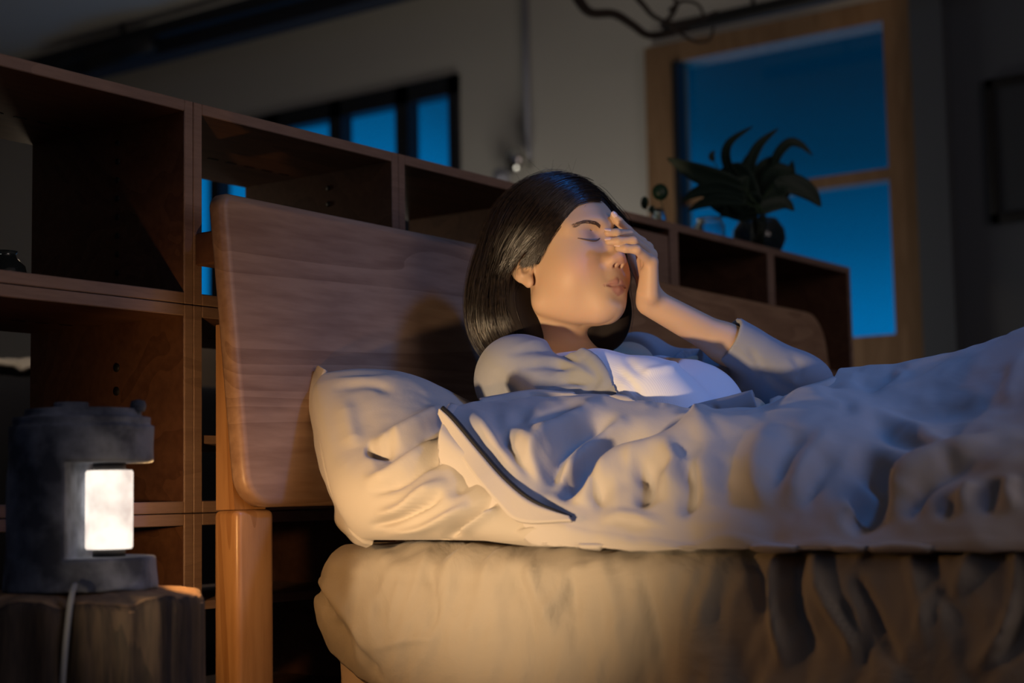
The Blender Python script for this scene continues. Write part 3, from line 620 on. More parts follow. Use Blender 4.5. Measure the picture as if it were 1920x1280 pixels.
DF = [  # upper lobe
    ([(885, 770), (925, 825), (990, 905)], .0045, 12), ([(915, 765), (955, 830), (1005, 905)], -.0035, 11), ([(940, 765), (980, 830), (1025, 915)], .004, 12),
    ([(1030, 795), (990, 820), (960, 850)], .006, 14), ([(1000, 760), (960, 800), (945, 850)], -.005, 12), ([(1130, 748), (1060, 790), (1010, 830), (975, 875)], .012, 15), ([(1100, 760), (1040, 782), (1000, 800)], -.010, 12),
    ([(1160, 785), (1120, 800), (1070, 830), (1030, 880), (1020, 930)], -.016, 14), ([(1180, 785), (1130, 810), (1080, 850), (1050, 890)], .010, 14), ([(1300, 806), (1220, 820), (1135, 848), (1075, 892), (1045, 935)], -.032, 24),
    ([(1430, 768), (1340, 806), (1240, 842), (1150, 876), (1100, 910), (1085, 945)], .022, 20), ([(1080, 930), (1110, 900), (1130, 960)], -.008, 12), ([(1270, 775), (1320, 800), (1310, 815)], .006, 10),
    # lower lobe
    ([(1200, 870), (1215, 910), (1195, 950)], -.012, 14), ([(1250, 850), (1270, 880), (1235, 930)], .012, 16), ([(1290, 870), (1300, 920), (1280, 970)], -.010, 12), ([(1350, 820), (1320, 860), (1310, 900), (1330, 960)], 0.0055, 19),
    ([(1410, 790), (1370, 840), (1360, 890), (1370, 960)], -0.0050, 17), ([(1450, 790), (1420, 840), (1415, 900), (1430, 960)], 0.0050, 17), ([(1500, 800), (1470, 850), (1455, 920)], -0.0060, 17), ([(1560, 800), (1520, 850), (1490, 900), (1480, 960)], 0.0060, 17), ([(1570, 860), (1530, 900), (1510, 960)], -0.0044, 13),
    ([(1130, 970), (1180, 965), (1250, 985)], .004, 8),
    # dark hollow and the folds to its right
    ([(1590, 860), (1630, 875), (1650, 910), (1620, 960), (1580, 985)], -.022, 26), ([(1660, 975), (1680, 920), (1720, 880), (1800, 850), (1920, 806)], .014, 15), ([(1700, 975), (1730, 925), (1800, 885), (1900, 850)], -.014, 14),
    ([(1720, 960), (1760, 910), (1840, 870), (1920, 850)], .009, 12), ([(1800, 960), (1810, 925), (1830, 905)], .010, 10), ([(1850, 965), (1855, 925), (1870, 895)], -.010, 12), ([(1900, 960), (1890, 920), (1900, 890)], .009, 12), ([(1770, 970), (1790, 930)], -.008, 10),
    # knee
    ([(1540, 745), (1620, 775), (1700, 800), (1780, 822)], .006, 16), ([(1620, 790), (1720, 830), (1850, 800)], -.008, 14), ([(1650, 765), (1750, 775), (1850, 760)], -.005, 16), ([(1840, 770), (1860, 730), (1900, 690)], -.004, 14), ([(1900, 770), (1890, 720), (1920, 660)], .004, 12),
    ([(1600, 700), (1640, 720), (1700, 700)], -.006, 14), ([(1690, 690), (1680, 715), (1640, 740)], .006, 14), ([(1540, 730), (1580, 745), (1600, 790)], -.004, 14)]
Vf = folds(Vf, Nn, [(f[0], f[1]*1.5, f[2]) for f in DF])
_G = Vf.reshape(nU, nV, 3)
for _ in range(1):
    _H = _G.copy(); _H[1:-1, 1:-1] = .4*_G[1:-1, 1:-1]+.15*(_G[:-2, 1:-1]+_G[2:, 1:-1]+_G[1:-1, :-2]+_G[1:-1, 2:]); _G = _H
Vf = _G.reshape(-1, 3)
duvet = obj('duvet', Vf, grid_faces(nU, nV, 0, False), M_duvet); tag(duvet, 'puffy rumpled beige duvet covering the woman from the chest down', 'duvet')
md = duvet.modifiers.new('s', 'SOLIDIFY'); md.thickness = .004; md.offset = -1
S_ = [(826, 766), (850, 790), (900, 850), (950, 905), (1000, 943), (1068, 970)]
B_ = [(826, 776), (846, 826), (884, 884), (930, 940), (975, 978), (1072, 977)]
ys = [.106, .103, .099, .095, .093, .095]; yb = [.106, .097, .087, .083, .082, .092]
strip('flange', [on(a, b, 'y', y) for (a, b), y in zip(S_, ys)], [on(a, b, 'y', y) for (a, b), y in zip(B_, yb)], M_duvet, duvet, .006, .0012, 6, 5)
P_ = catmull([on(a+4, b-2, 'y', y+.002) for (a, b), y in zip(S_[:6], ys)], 12)
rr = [.0007+.0026*(1-abs(1.6*i/len(P_)-.6)**3)*1.15 for i in range(len(P_))]
o = tube('seam_gap_shade', P_, rr, M_black, duvet); o['label'] = 'dark tube standing in for the shaded gap along the duvet seam'  # black tube paints the shade in the gap between duvet and flange
# ------------------------------------------------------------------ the woman: frames and joints
HS = 1.05
def haxes(y, p, r):
    y, p, r = map(math.radians, (y, p, r)); f_ = np.array([math.cos(y)*math.cos(p), math.sin(y)*math.cos(p), math.sin(p)]); l0 = np.array([-math.sin(y), math.cos(y), 0]); u0 = np.cross(f_, l0)
    l = l0*math.cos(r)+u0*math.sin(r); return np.array([f_, l, np.cross(f_, l)])
HA = haxes(-8, 11.3, -.9); HO = at(1054.4, 509.8, 2.43)
def W(f, l, u): return HO+HS*(f*HA[0]+l*HA[1]+u*HA[2])
def toL(p): return ((p-HO.astype(f32))@HA.T.astype(f32))/f32(HS)
def lf(px, py, fv):
    r = ray(px, py); t = (fv*HS-HA[0]@(CAM-HO))/(HA[0]@r); return CAM+r*t
def sym(fn, q, *a): 
    m = q.copy(); m[:, 1] = np.abs(m[:, 1]); return m
def head_sdf(q):
    """head in its own frame: f forward, l to her left, u up; metres"""
    m = q.copy(); m[:, 1] = np.abs(m[:, 1])
    d = ell(q, (-.006, 0, .047), (.094, .074, .080))
    d = su(d, ell(q, (.030, 0, -.005), (.065, .062, .080)), .03)
    d = su(d, ell(q, (.040, 0, .040), (.054, .060, .062)), .02)
    d = su(d, cap(m, (.000, .050, -.052), (.061, .011, -.077), .017, .0150), .034)
    d = su(d, ell(q, (.0755, 0, -.073), (.0150, .017, .0140)), .028)
    d = su(d, ell(m, (.048, .038, -.022), (.032, .028, .032)), .034)
    d = su(d, ell(q, (.071, 0, -.048), (.0215, .030, .030)), .024); d = su(d, ell(q, (.089, 0, -.033), (.010, .013, .012)), .012)
    # brow, sockets, lids
    d = su(d, cap(m, (.0880, .010, .042), (.068, .048, .040), .006, .006), .018)
    d = ss(d, ell(m, (.1010, .028, .0265), (.0150, .019, .0100)), .016)
    d = su(d, ell(m, (.0700, .0290, .0240), (.0158, .0180, .0135)), .007)
    d = ss(d, cap(m, (.0850, .022, .0335), (.0795, .044, .0320), .0004), .0050)
    # nose
    n = cap(q, (.0880, 0, .030), (.1050, 0, -.004), .0050, .0070)
    n = su(n, ell(q, (.1060, 0, -.0120), (.0105, .0098, .0088)), .008)
    n = su(n, ell(m, (.0980, .0108, -.0165), (.0105, .0062, .0068)), .010)
    d = su(d, n, .010)
    d = ss(d, ell(m, (.1020, .0062, -.0230), (.0055, .0028, .0030)), .0020)
    # mouth
    lip = cap(m, (.0965, .0045, -.0455), (.0900, .0195, -.0505), .0050, .0032)
    lip = su(lip, cap(m, (.0950, .0, -.0570), (.0893, .0165, -.0543), .0056, .0035), .003)
    d = su(d, lip, .005)
    d = ss(d, cap(m, (.1025, 0, -.0512), (.0965, .0140, -.0518), .0010), .0035)
    d = ss(d, cap(m, (.0965, .0140, -.0518), (.0905, .0232, -.0512), .0007), .0035)
    d = ss(d, ell(q, (.1010, 0, -.0700), (.005, .018, .0050)), .012)
    # ears
    c, s = math.cos(.42), math.sin(.42); A = np.array([[c, -s*.9, 0.12], [s, c, 0], [-.12, 0, 1]])
    A = A/np.linalg.norm(A, axis=1)[:, None]
    e = ell(m, (-.010, .0775, .006), (.0175, .0060, .0290), A)
    e = su(e, ell(m, (-.002, .0745, -.022), (.0080, .0050, .0090)), .006)
    e = ss(e, ell(m, (-.0070, .0850, .0080), (.0120, .0075, .0205), A), .003)
    e = su(e, cap(m, (-.010, .0800, .008), (-.008, .0800, -.010), .0026), .004)
    e = ss(e, ell(m, (-.0005, .0800, -.0030), (.0055, .0070, .0065)), .003)
    d = su(d, e, .007)
    return d
# body joints
sR = at(970, 714, 2.33); eR = np.array([.400, .370, .665]); cuffR = at(1424, 770, 2.20); wR = cuffR-(cuffR-np.array([.400, .370, .665]))*.06
sL = np.array([.27, .665, .800]); eL = at(1503, 722, 2.42); wL = at(1219, 566, 2.375)
nb_ = np.array([.240, .495, .785]); hipc = np.array([.66, .495, .600])
spine = hipc-nb_; spine /= np.linalg.norm(spine); lat = np.array([0, 1, 0]); ven = np.cross(spine, lat); ven = -ven if ven[2] < 0 else ven
TA = np.array([spine, lat, ven])
def tp(a, b, c): return nb_+spine*a+lat*b+ven*c
fing = {  # MCP, PIP, DIP, tip  (pixel, depth)
    'little': [(1221, 491, 2.345), (1194, 468, 2.318), (1173, 466, 2.318), (1160, 465, 2.322)],
    'ring':   [(1219, 478, 2.365), (1187, 452, 2.326), (1160, 452, 2.322), (1142, 453, 2.325)],
    'middle': [(1212, 466, 2.386), (1180, 440, 2.350), (1156, 437, 2.332), (1140, 436, 2.330)],
    'index':  [(1201, 457, 2.405), (1176, 432, 2.385), (1160, 415, 2.378), (1151, 405, 2.378)]}
frad = {'little': (.0085, .0068, .0060, .0052), 'ring': (.0095, .0075, .0066, .0057), 'middle': (.0098, .0078, .0068, .0058), 'index': (.0095, .0076, .0066, .0057)}
fing = {k: [at(*p) for p in v] for k, v in fing.items()}
thumb = [at(1214, 545, 2.415), at(1200, 512, 2.435), at(1186, 488, 2.44), at(1178, 470, 2.44)]
def arm_sdf(p):
    d = cap(p, eL, (eL+wL)/2, .033, .0275); d = su(d, cap(p, (eL*.5+wL*.5), wL, .0270, .0215), .02)
    return d
def hand_sdf(p):
    base = {'little': at(1220, 552, 2.352), 'ring': at(1221, 550, 2.368), 'middle': at(1221, 548, 2.385), 'index': at(1219, 548, 2.40)}
    d = None
    for k, J in fing.items():
        q = cap(p, base[k], J[0], .0125, .0105); d = q if d is None else su(d, q, .010)
    d = su(d, cap(p, at(1210, 545, 2.36), at(1211, 512, 2.355), .0120, .0085), .010)     # heel of the palm on the little-finger side
    F_ = None
    for k, J in fing.items():
        r = frad[k]; q = cap(p, J[0], J[1], r[0], r[1]); q = su(q, cap(p, J[1], J[2], r[1], r[2]), .003); q = su(q, cap(p, J[2], J[3], r[2], r[3]), .003)
        F_ = q if F_ is None else su(F_, q, .0012)
    d = su(d, F_, .005)
    t = cap(p, thumb[0], thumb[1], .0135, .0105); t = su(t, cap(p, thumb[1], thumb[2], .0105, .0088), .004); t = su(t, cap(p, thumb[2], thumb[3], .0088, .0072), .003)
    return su(d, t, .008)
def torso_sdf(p):
    d = ell(p, tp(.17, 0, -.03), (.20, .150, .095), TA)
    d = su(d, ell(p, tp(.40, 0, -.03), (.17, .145, .100), TA), .08)
    d = su(d, cap(p, sR+np.array([0, .03, -.01]), sL-np.array([0, .03, 0]), .050), .06)
    d = su(d, cap(p, nb_+np.array([-.02, -.02, -.01]), sR+np.array([0, .0, .012]), .035, .042), .04)
    d = su(d, cap(p, nb_+np.array([-.02, .02, -.01]), sL+np.array([0, 0, .012]), .035, .042), .04)
    for s, b in ((-1, .075), (1, .075)):
        d = su(d, ell(p, tp(.185, s*b*.92, .050), (.058, .058, .046), TA), .035)
    d = su(d, cap(p, sR, eR, .046, .036), .03); d = su(d, cap(p, eR, wR, .034, .022), .02)
    d = su(d, cap(p, wR, np.array([.655, .445, .655]), .021, .018), .01)
    d = su(d, cap(p, sL, eL, .044, .034), .03)
    return d
neck0, neck1 = W(-.030, 0, -.045), nb_+np.array([-.012, 0, -.02])
def body_sdf(p):
    q = toL(p); near = ((q*q).sum(1) < .19**2)
    d = torso_sdf(p)
    d = su(d, cap(p, neck0, neck1, .051, .058), .025)
    a = arm_sdf(p); hn = ((p-at(1190, 490, 2.36).astype(f32))**2).sum(1) < .16**2
    if hn.any(): a = a.copy(); a[hn] = su(a[hn], hand_sdf(p[hn]), .014)
    d = su(d, a, .02); d = si(d, .560-p[:, 2], .01)
    if near.any():
        hd = head_sdf(q[near])*HS; dn = d[near]; an = a[near]
        nk = cap(p[near], neck0, neck1, .051, .058)
        b = su(hd, nk, .016); d[near] = np.minimum(np.minimum(b, dn), an)
    return d
import time as _t; _t0 = _t.time()
def skin_mat():
    m, b, nt = principled('skin', (0.72, 0.47, 0.34), .52, **{'Subsurface Weight': .25, 'Subsurface Scale': .012, 'Specular IOR Level': .4}); L = nt.links.new
    b.inputs['Subsurface Radius'].default_value = (1.0, .35, .2)
    at_ = N_(nt, 'ShaderNodeAttribute'); at_.attribute_name = 'tint'; L(at_.outputs['Color'], b.inputs['Base Color'])
    tc = N_(nt, 'ShaderNodeTexCoord'); n = N_(nt, 'ShaderNodeTexNoise'); n.inputs['Scale'].default_value = 700; L(tc.outputs['Object'], n.inputs['Vector'])
    bp = N_(nt, 'ShaderNodeBump'); bp.inputs['Strength'].default_value = .06; bp.inputs['Distance'].default_value = .0004; L(n.outputs['Fac'], bp.inputs['Height']); L(bp.outputs[0], b.inputs['Normal'])
    return m
M_skin = skin_mat()
V, Fq = surface_nets(body_sdf, (.08, .22, .54), (.78, .80, 1.14), .0020)
person = fobj('person', V, Fq, M_skin)
tag(person, 'woman with dark bob hair reclining in bed, eyes closed, hand pressed to her brow', 'person')
q = toL(V.astype(f32)); m_ = q.copy(); m_[:, 1] = np.abs(m_[:, 1])
base = np.array([.62, .41, .265]); lipc = np.array([.42, .16, .14]); col = np.tile(base, (len(V), 1))
def mixc(c, w_): 
    global col; w_ = np.clip(w_, 0, 1)[:, None]; col = col*(1-w_)+np.array(c)*w_
mixc((.80, .42, .33), .55*np.exp(-(((m_-np.array([.075, .043, -.02]))/np.array([.03, .022, .02]))**2).sum(1)))
mixc((.78, .40, .32), .4*np.exp(-(((m_-np.array([.113, 0, -.02]))/np.array([.02, .014, .012]))**2).sum(1)))
ld = np.minimum(cap(m_, (.0965, .0045, -.0455), (.0900, .0225, -.0508), .0064, .0034), cap(m_, (.0955, .0, -.0580), (.0895, .0195, -.0540), .0078, .0040))
mixc(lipc, np.clip(.5-ld/.0016, 0, 1)*(q[:, 0] > .07)*.72)
mixc((.50, .26, .19), .45*np.exp(-(((m_-np.array([.085, .028, .026]))/np.array([.02, .018, .007]))**2).sum(1)))
at_ = person.data.color_attributes.new('tint', 'FLOAT_COLOR', 'POINT'); at_.data.foreach_set('color', np.column_stack([col, np.ones(len(V))]).astype(f32).ravel())
# snapping helper: put local-frame points on the skin
def on_skin(P, off=0.0, it=4, sdf=None):
    P = np.asarray(P, float).copy(); sdf = sdf or body_sdf
    for _ in range(it):
        n, st = grad(sdf, P, .0008); P -= st
    n, _s = grad(sdf, P, .0008); return P+n*off, n
# lashes: a soft dark line on the closed lid, eyebrows as short hairs
M_hair = None
def hair_mat(name, c, rough=.35):
    m, b, nt = principled(name, c, rough, **{'Specular IOR Level': .6, 'Coat Weight': .15}); return m
M_brow = hair_mat('brow_hair', (.13, .08, .06), .9)
for side in (-1, 1):
    ln = catmull([W(.0870, side*.0125, .0180), W(.0890, side*.020, .0155), W(.0880, side*.030, .0150), W(.0840, side*.039, .0165), W(.0775, side*.0475, .0195)], 8)
    HSK = lambda p: head_sdf(toL(p))*HS
    ln, nn_ = on_skin(ln, .0003, sdf=HSK); tube('eyelash', ln, [.0005+.0010*math.sin(math.pi*min(1, i/len(ln)*1.0+.05)) for i in range(len(ln))], M_brow, person, n=6)
    bm = bmesh.new(); K = 800
    s = rng.random(K); base_ = catmull([W(.092, side*.0110, .0375), W(.092, side*.022, .0415), W(.085, side*.036, .0435), W(.073, side*.0500, .0395)], 20)
    idx = (s*(len(base_)-2)).astype(int); P0 = base_[idx]; T = base_[idx+1]-P0; T /= np.linalg.norm(T, axis=1)[:, None]
    P0 = P0+HA[2]*((rng.random(K)-.5)*(.0065*(1-s*.6)))[:, None]; P0, n0 = on_skin(P0, -.0002, sdf=HSK)
    P1 = P0+T*.0042+HA[2]*(.0007*(1-2*s))[:, None]; P1, n1 = on_skin(P1, .0006, sdf=HSK)
    for a, b in zip(P0, P1):
        if np.linalg.norm(a-b) < .0055 and np.linalg.norm(toL(a[None])[0]-np.clip(toL(a[None])[0], [.06, -.056, .030], [.1, .056, .050])) < .002: add_tube(bm, [a, (a+b)/2, b], [.00013, .00012, .00004], 3, False)
    bobj('eyebrow', bm, M_brow, person)
# finger nails
M_nail = principled('nail', (.85, .62, .56), .12, **{'Coat Weight': .6})[0]
for k, J in fing.items():
    ax = J[3]-J[2]; ax /= np.linalg.norm(ax); up = _U*.95-_F*.45 if k != 'index' else _R*.2+_U*.35-_F*.8; up = up-ax*(up@ax); up /= np.linalg.norm(up); sd = np.cross(ax, up); r = frad[k][3]
    c = J[3]*.97+J[2]*.03+ax*.0012+up*(r*.50); V_ = []; Fn = []
    for i in range(9):
        for j in range(9):
            a = (i/8-.5)*2; b = (j/8-.5)*2; rr_ = math.sqrt(max(0, 1-min(1, a*a*.9)))**.5
            V_.append(c+ax*(a*.0056)+sd*(b*r*.78*rr_)+up*(r*.56*math.cos(b*1.1)-.0006*a*a))
    Fn = grid_faces(9, 9); nl = obj('fingernail', V_, Fn, M_nail, person); md = nl.modifiers.new('s', 'SOLIDIFY'); md.thickness = .0007; md.offset = 0
# ------------------------------------------------------------------ clothes
M_shirt, _b, _nt = principled('white_rib', (.86, .86, .90), .85, **{'Sheen Weight': .2})
_tc = N_(_nt, 'ShaderNodeTexCoord'); _mp = N_(_nt, 'ShaderNodeMapping'); _wv = N_(_nt, 'ShaderNodeTexWave'); _wv.bands_direction = 'Y'; _wv.inputs['Scale'].default_value = 140; _wv.inputs['Distortion'].default_value = .0; _wv.inputs['Detail Scale'].default_value = .3
_nt.links.new(_tc.outputs['Object'], _mp.inputs[0]); _nt.links.new(_mp.outputs[0], _wv.inputs[0]); _bp = N_(_nt, 'ShaderNodeBump'); _bp.inputs['Strength'].default_value = .22; _bp.inputs['Distance'].default_value = .0004
_nt.links.new(_wv.outputs['Fac'], _bp.inputs['Height']); _nt.links.new(_bp.outputs[0], _b.inputs['Normal'])
def shirt_sdf(p):
    d = ell(p, tp(.17, 0, -.03), (.206, .156, .102), TA)
    d = su(d, ell(p, tp(.40, 0, -.03), (.17, .149, .106), TA), .08)
    for s, b in ((-1, .075), (1, .075)): d = su(d, ell(p, tp(.185, s*b*.92, .050), (.066, .065, .054), TA), .05)
    d = su(d, cap(p, nb_+np.array([.0, -.06, .0]), tp(.10, -.09, .04), .040, .045), .04)
    d = su(d, cap(p, nb_+np.array([.0, .07, .0]), tp(.10, .09, .04), .040, .045), .04)
    c = ell(p, tp(.050, .012, .085), (.110, .074, .085), TA)      # scoop neckline
    d = ss(d, c, .006)
    return d
V, Fq = surface_nets(shirt_sdf, (.10, .30, .52), (.80, .72, .95), .0035)
n, _s = grad(shirt_sdf, V, .002); V = folds(V, n, [([(1168, 664), (1190, 690), (1215, 705)], -.003, 8), ([(1150, 690), (1180, 715), (1200, 745)], -.003, 8), ([(1240, 690), (1290, 672), (1320, 675)], .003, 8), ([(1195, 700), (1240, 692), (1280, 690)], .004, 7)])
fobj('shirt', V, Fq, M_shirt, person)
M_card = cloth('grey_knit', (.29, .295, .31), (.36, .365, .38), 1500, .6, .95)
cuffL = at(1366, 636, 2.392); dL = (eL-wL)/np.linalg.norm(eL-wL)
dR = (wR-eR)/np.linalg.norm(wR-eR); _0 = 0
def hit(px, py, sdf, z0=1.9, z1=2.8):
    zz = np.linspace(z0, z1, 450); r_ = ray(px, py); d = sdf((CAM[None]+zz[:, None]*r_[None]).astype(f32)); k = np.argmax(d < 0); return CAM+r_*zz[k]
LAP = []; CUTA = [0., .1, .2]; CUTB = [-.088, -.088, -.088]
def card_sdf(p):
    # body shell: open in front
    d = ell(p, tp(.17, 0, -.033), (.215, .170, .114), TA)
    d = su(d, cap(p, sR+np.array([.0, .03, -.01]), sL-np.array([0, .03, 0]), .060), .05)
    d = su(d, cap(p, nb_+np.array([-.035, -.045, -.005]), sR+np.array([0, .0, .010]), .036, .050), .04)
    d = su(d, cap(p, nb_+np.array([-.030, .050, -.005]), sL+np.array([0, 0, .018]), .036, .050), .04)
    d = su(d, shirt_sdf(p)-.0065, .01)
    w_ = (p-nb_.astype(f32))@TA.astype(f32).T; op = np.maximum(np.interp(w_[:, 0], CUTA, CUTB).astype(f32)-w_[:, 1], np.maximum(w_[:, 1]-.135, -.005-w_[:, 2])); d = ss(d, op, .008)
    nk = ell(p, nb_+np.array([.03, 0, .06]), (.075, .068, .12)); d = ss(d, nk, .008)
    # sleeves
    for q0, q1 in zip(LAP[:-1], LAP[1:]): d = su(d, cap(p, q0, q1, .0055), .008)
    sl = cap(p, sR, eR, .058, .045); sl = su(sl, cap(p, eR, cuffR, .043, .031), .03); d = su(d, sl, .03)
    kut = (p-cuffR.astype(f32))@dR.astype(f32); d = np.maximum(d, np.where(((p-cuffR.astype(f32))**2).sum(1) < .14**2, kut, -1))
    inn = cap(p, cuffR-dR*.012, cuffR+dR*.05, .0265); d = ss(d, inn, .002)
    sl = cap(p, sL, eL, .056, .044); sl = su(sl, cap(p, eL, cuffL, .041, .0360), .03)
    kut = -((p-cuffL.astype(f32))@dL.astype(f32)); sl = np.maximum(sl, np.where(((p-cuffL.astype(f32))**2).sum(1) < .12**2, kut, -1))
    inn = cap(p, cuffL+dL*.02, cuffL-dL*.05, .0300, .0305); sl = ss(sl, inn, .002)
    d = su(d, sl, .02); d = si(d, .559-p[:, 2], .01)
    return d
_L = [hit(a_, b_, shirt_sdf) for a_, b_ in ((1092, 662), (1112, 676), (1128, 694), (1137, 714), (1128, 732), (1118, 748), (1110, 764))]
_q = np.array([(x-nb_)@TA.T for x in _L[:4]]); _o = np.argsort(_q[:, 0])
_q3 = np.array([(x-nb_)@TA.T for x in _L]); 
CUTA = list(_q[_o, 0])+[_q[:, 0].max()+.10]; CUTB = list(_q[_o, 1])+[_q[_o, 1][-1]-.03]
LAP = [x for x in catmull([x-ray(1100, 700)*.003 for x in _L], 2)]
V, Fq = surface_nets(card_sdf, (.08, .20, .54), (.76, .82, .95), .0030)
n, _s = grad(card_sdf, V, .002)
wr = fbm(V*12, 51, 3); V = V+n*(.0022*wr)[:, None]
CF = [([(960, 650), (1010, 640), (1050, 650), (1090, 672)], .004, 6), ([(950, 665), (1010, 655), (1060, 668), (1090, 685)], -.005, 6), ([(985, 672), (1040, 672), (1085, 688), (1105, 700)], .004, 6), ([(970, 690), (1030, 685), (1080, 700)], -.005, 7),
      ([(1020, 712), (1060, 698), (1095, 700), (1120, 712)], .005, 7), ([(1010, 735), (1060, 716), (1105, 720)], -.005, 6), ([(1040, 748), (1070, 730), (1100, 730)], .004, 7), ([(930, 690), (935, 720), (930, 750)], -.004, 10),
      ([(1160, 730), (1200, 740), (1260, 752)], .003, 8), ([(1180, 742), (1230, 752), (1290, 762)], -.003, 6),
      ([(1480, 660), (1500, 690), (1490, 720)], -.004, 9), ([(1430, 690), (1460, 720), (1500, 735)], -.004, 10), ([(1400, 650), (1420, 680), (1425, 720)], -.003, 8), ([(1330, 755), (1345, 775), (1335, 800)], -.005, 6), ([(1290, 760), (1310, 780), (1300, 800)], .004, 8)]
V = folds(V, n, [(f[0], f[1]*.72, f[2]) for f in CF])
fobj('cardigan', V, Fq, M_card, person)
# ------------------------------------------------------------------ hair
def hair_sdf(q, cut=True, grow=0.0):
    d = ell(q, (-.010, 0, .048), (.106, .089, .094))
    d = su(d, ell(q, (-.050, .0, -.020), (.088, .094, .098)), .04)
    d = su(d, ell(q, (-.070, -.005, -.065), (.068, .082, .062)), .04)
    d = su(d, ell(q, (.012, .062, -.055), (.050, .030, .065)), .03)
    d = su(d, ell(q, (.036, .070, .036), (.038, .024, .058)), .03); d = su(d, ell(q, (-.082, -.010, -.030), (.062, .070, .080)), .04)
    d = d-grow
    if cut:
        A = ell(q, (.105, 0, .000), (.086, .200, .092)); A = np.maximum(A, q[:, 1]-.052)
        for s_, p1, p2 in ((-1, (.082, .006, .094), (.040, -.074, .028)), (1, (.082, .002, .094), (.060, .070, .040))):
            p1 = np.array(p1); dv = np.array(p2)-p1; nv_ = np.cross(dv, np.array([.6, s_*.6, .45])); nv_ /= np.linalg.norm(nv_); nv_ *= np.sign(nv_@(np.array([.1, 0, .0])-p1)); A = su(A*0-1e3, A, .001) if False else -su(-A, (((q-p1.astype(f32))@nv_.astype(f32))), .012)
        d = ss(d, A, .008)
        far = ell(q, (.085, .042, -.02), (.030, .030, .080)); d = ss(d, far, .006)
        B = np.maximum(np.maximum(-.020-q[:, 0], q[:, 2]-(-.002)), q[:, 1]-.02); d = ss(d, B, .01)
        E_ = ell(q, (-.004, -.092, -.004), (.024, .03, .032)); d = ss(d, E_, .006)
        d = np.maximum(d, -(q[:, 2]+.118+.12*(q[:, 0]+.05)))
    return d
def hair_w(p): return hair_sdf(toL(p))*f32(HS)
M_hair = principled('hair', (.012, .008, .007), .75, **{'Specular IOR Level': .2})[0]
M_lock, _b, _nt = principled('hair_strand', (.022, .014, .009), .28, **{'Specular IOR Level': .8})
_tc = N_(_nt, 'ShaderNodeTexCoord'); _n = N_(_nt, 'ShaderNodeTexNoise'); _n.inputs['Scale'].default_value = 160; _nt.links.new(_tc.outputs['Object'], _n.inputs[0]); _c = N_(_nt, 'ShaderNodeValToRGB')
_c.color_ramp.elements[0].position = .30; _c.color_ramp.elements[0].color = (.010, .0065, .0045, 1); _c.color_ramp.elements[1].position = .75; _c.color_ramp.elements[1].color = (.042, .027, .017, 1); _nt.links.new(_n.outputs['Fac'], _c.inputs[0]); _nt.links.new(_c.outputs[0], _b.inputs['Base Color'])
V, Fq = surface_nets(hair_w, HO-.19, HO+.19, .003)
hair = fobj('hair', V, Fq, M_hair, person)
GN = [  # near side guides, front to back; then the back; far side is mirrored with a forward lock
    [(.082, .010, .098), (.074, -.035, .085), (.046, -.070, .048), (.012, -.086, .026), (-.024, -.092, .002), (-.042, -.090, -.050), (-.040, -.080, -.105)],
    [(.062, .010, .122), (.046, -.045, .104), (.012, -.078, .064), (-.022, -.090, .028), (-.048, -.092, -.020), (-.060, -.086, -.070), (-.062, -.076, -.112)],
    [(.035, .008, .136), (.014, -.045, .120), (-.022, -.076, .076), (-.052, -.088, .026), (-.074, -.088, -.025), (-.085, -.078, -.072), (-.086, -.066, -.108)],
    [(.005, .004, .140), (-.020, -.042, .124), (-.056, -.068, .080), (-.084, -.074, .026), (-.102, -.074, -.025), (-.110, -.064, -.070), (-.108, -.050, -.104)],
    [(-.025, .0, .136), (-.052, -.032, .120), (-.084, -.048, .080), (-.108, -.050, .026), (-.124, -.046, -.025), (-.130, -.038, -.070), (-.122, -.026, -.100)],
    [(-.045, 0, .130), (-.075, 0, .112), (-.102, 0, .076), (-.118, 0, .026), (-.134, 0, -.025), (-.136, 0, -.070), (-.126, 0, -.100)]]
GFar = [[(a, -b+.004, c) for a, b, c in g] for g in GN[::-1]][1:]
GFar[-1] = [(.082, .014, .098), (.082, .050, .086), (.070, .084, .052), (.058, .094, .015), (.046, .094, -.035), (.034, .088, -.080), (.028, .078, -.116)]
GFar[-2] = [(.062, .014, .122), (.050, .050, .104), (.022, .080, .060), (.006, .092, .010), (-.004, .096, -.035), (-.008, .090, -.080), (-.008, .078, -.116)]
GT = [[(.092, .002, .086), (.080, -.036, .078), (.062, -.062, .052), (.047, -.073, .030), (.034, -.078, .014), (.024, -.080, .004), (.016, -.081, -.004)],
      [(.082, .008, .096), (.068, -.048, .070), (.046, -.073, .040), (.028, -.079, .022), (.012, -.082, .010), (.002, -.085, .004), (-.004, -.087, .000)]]
def hs0(p): return hair_sdf(p, cut=False)
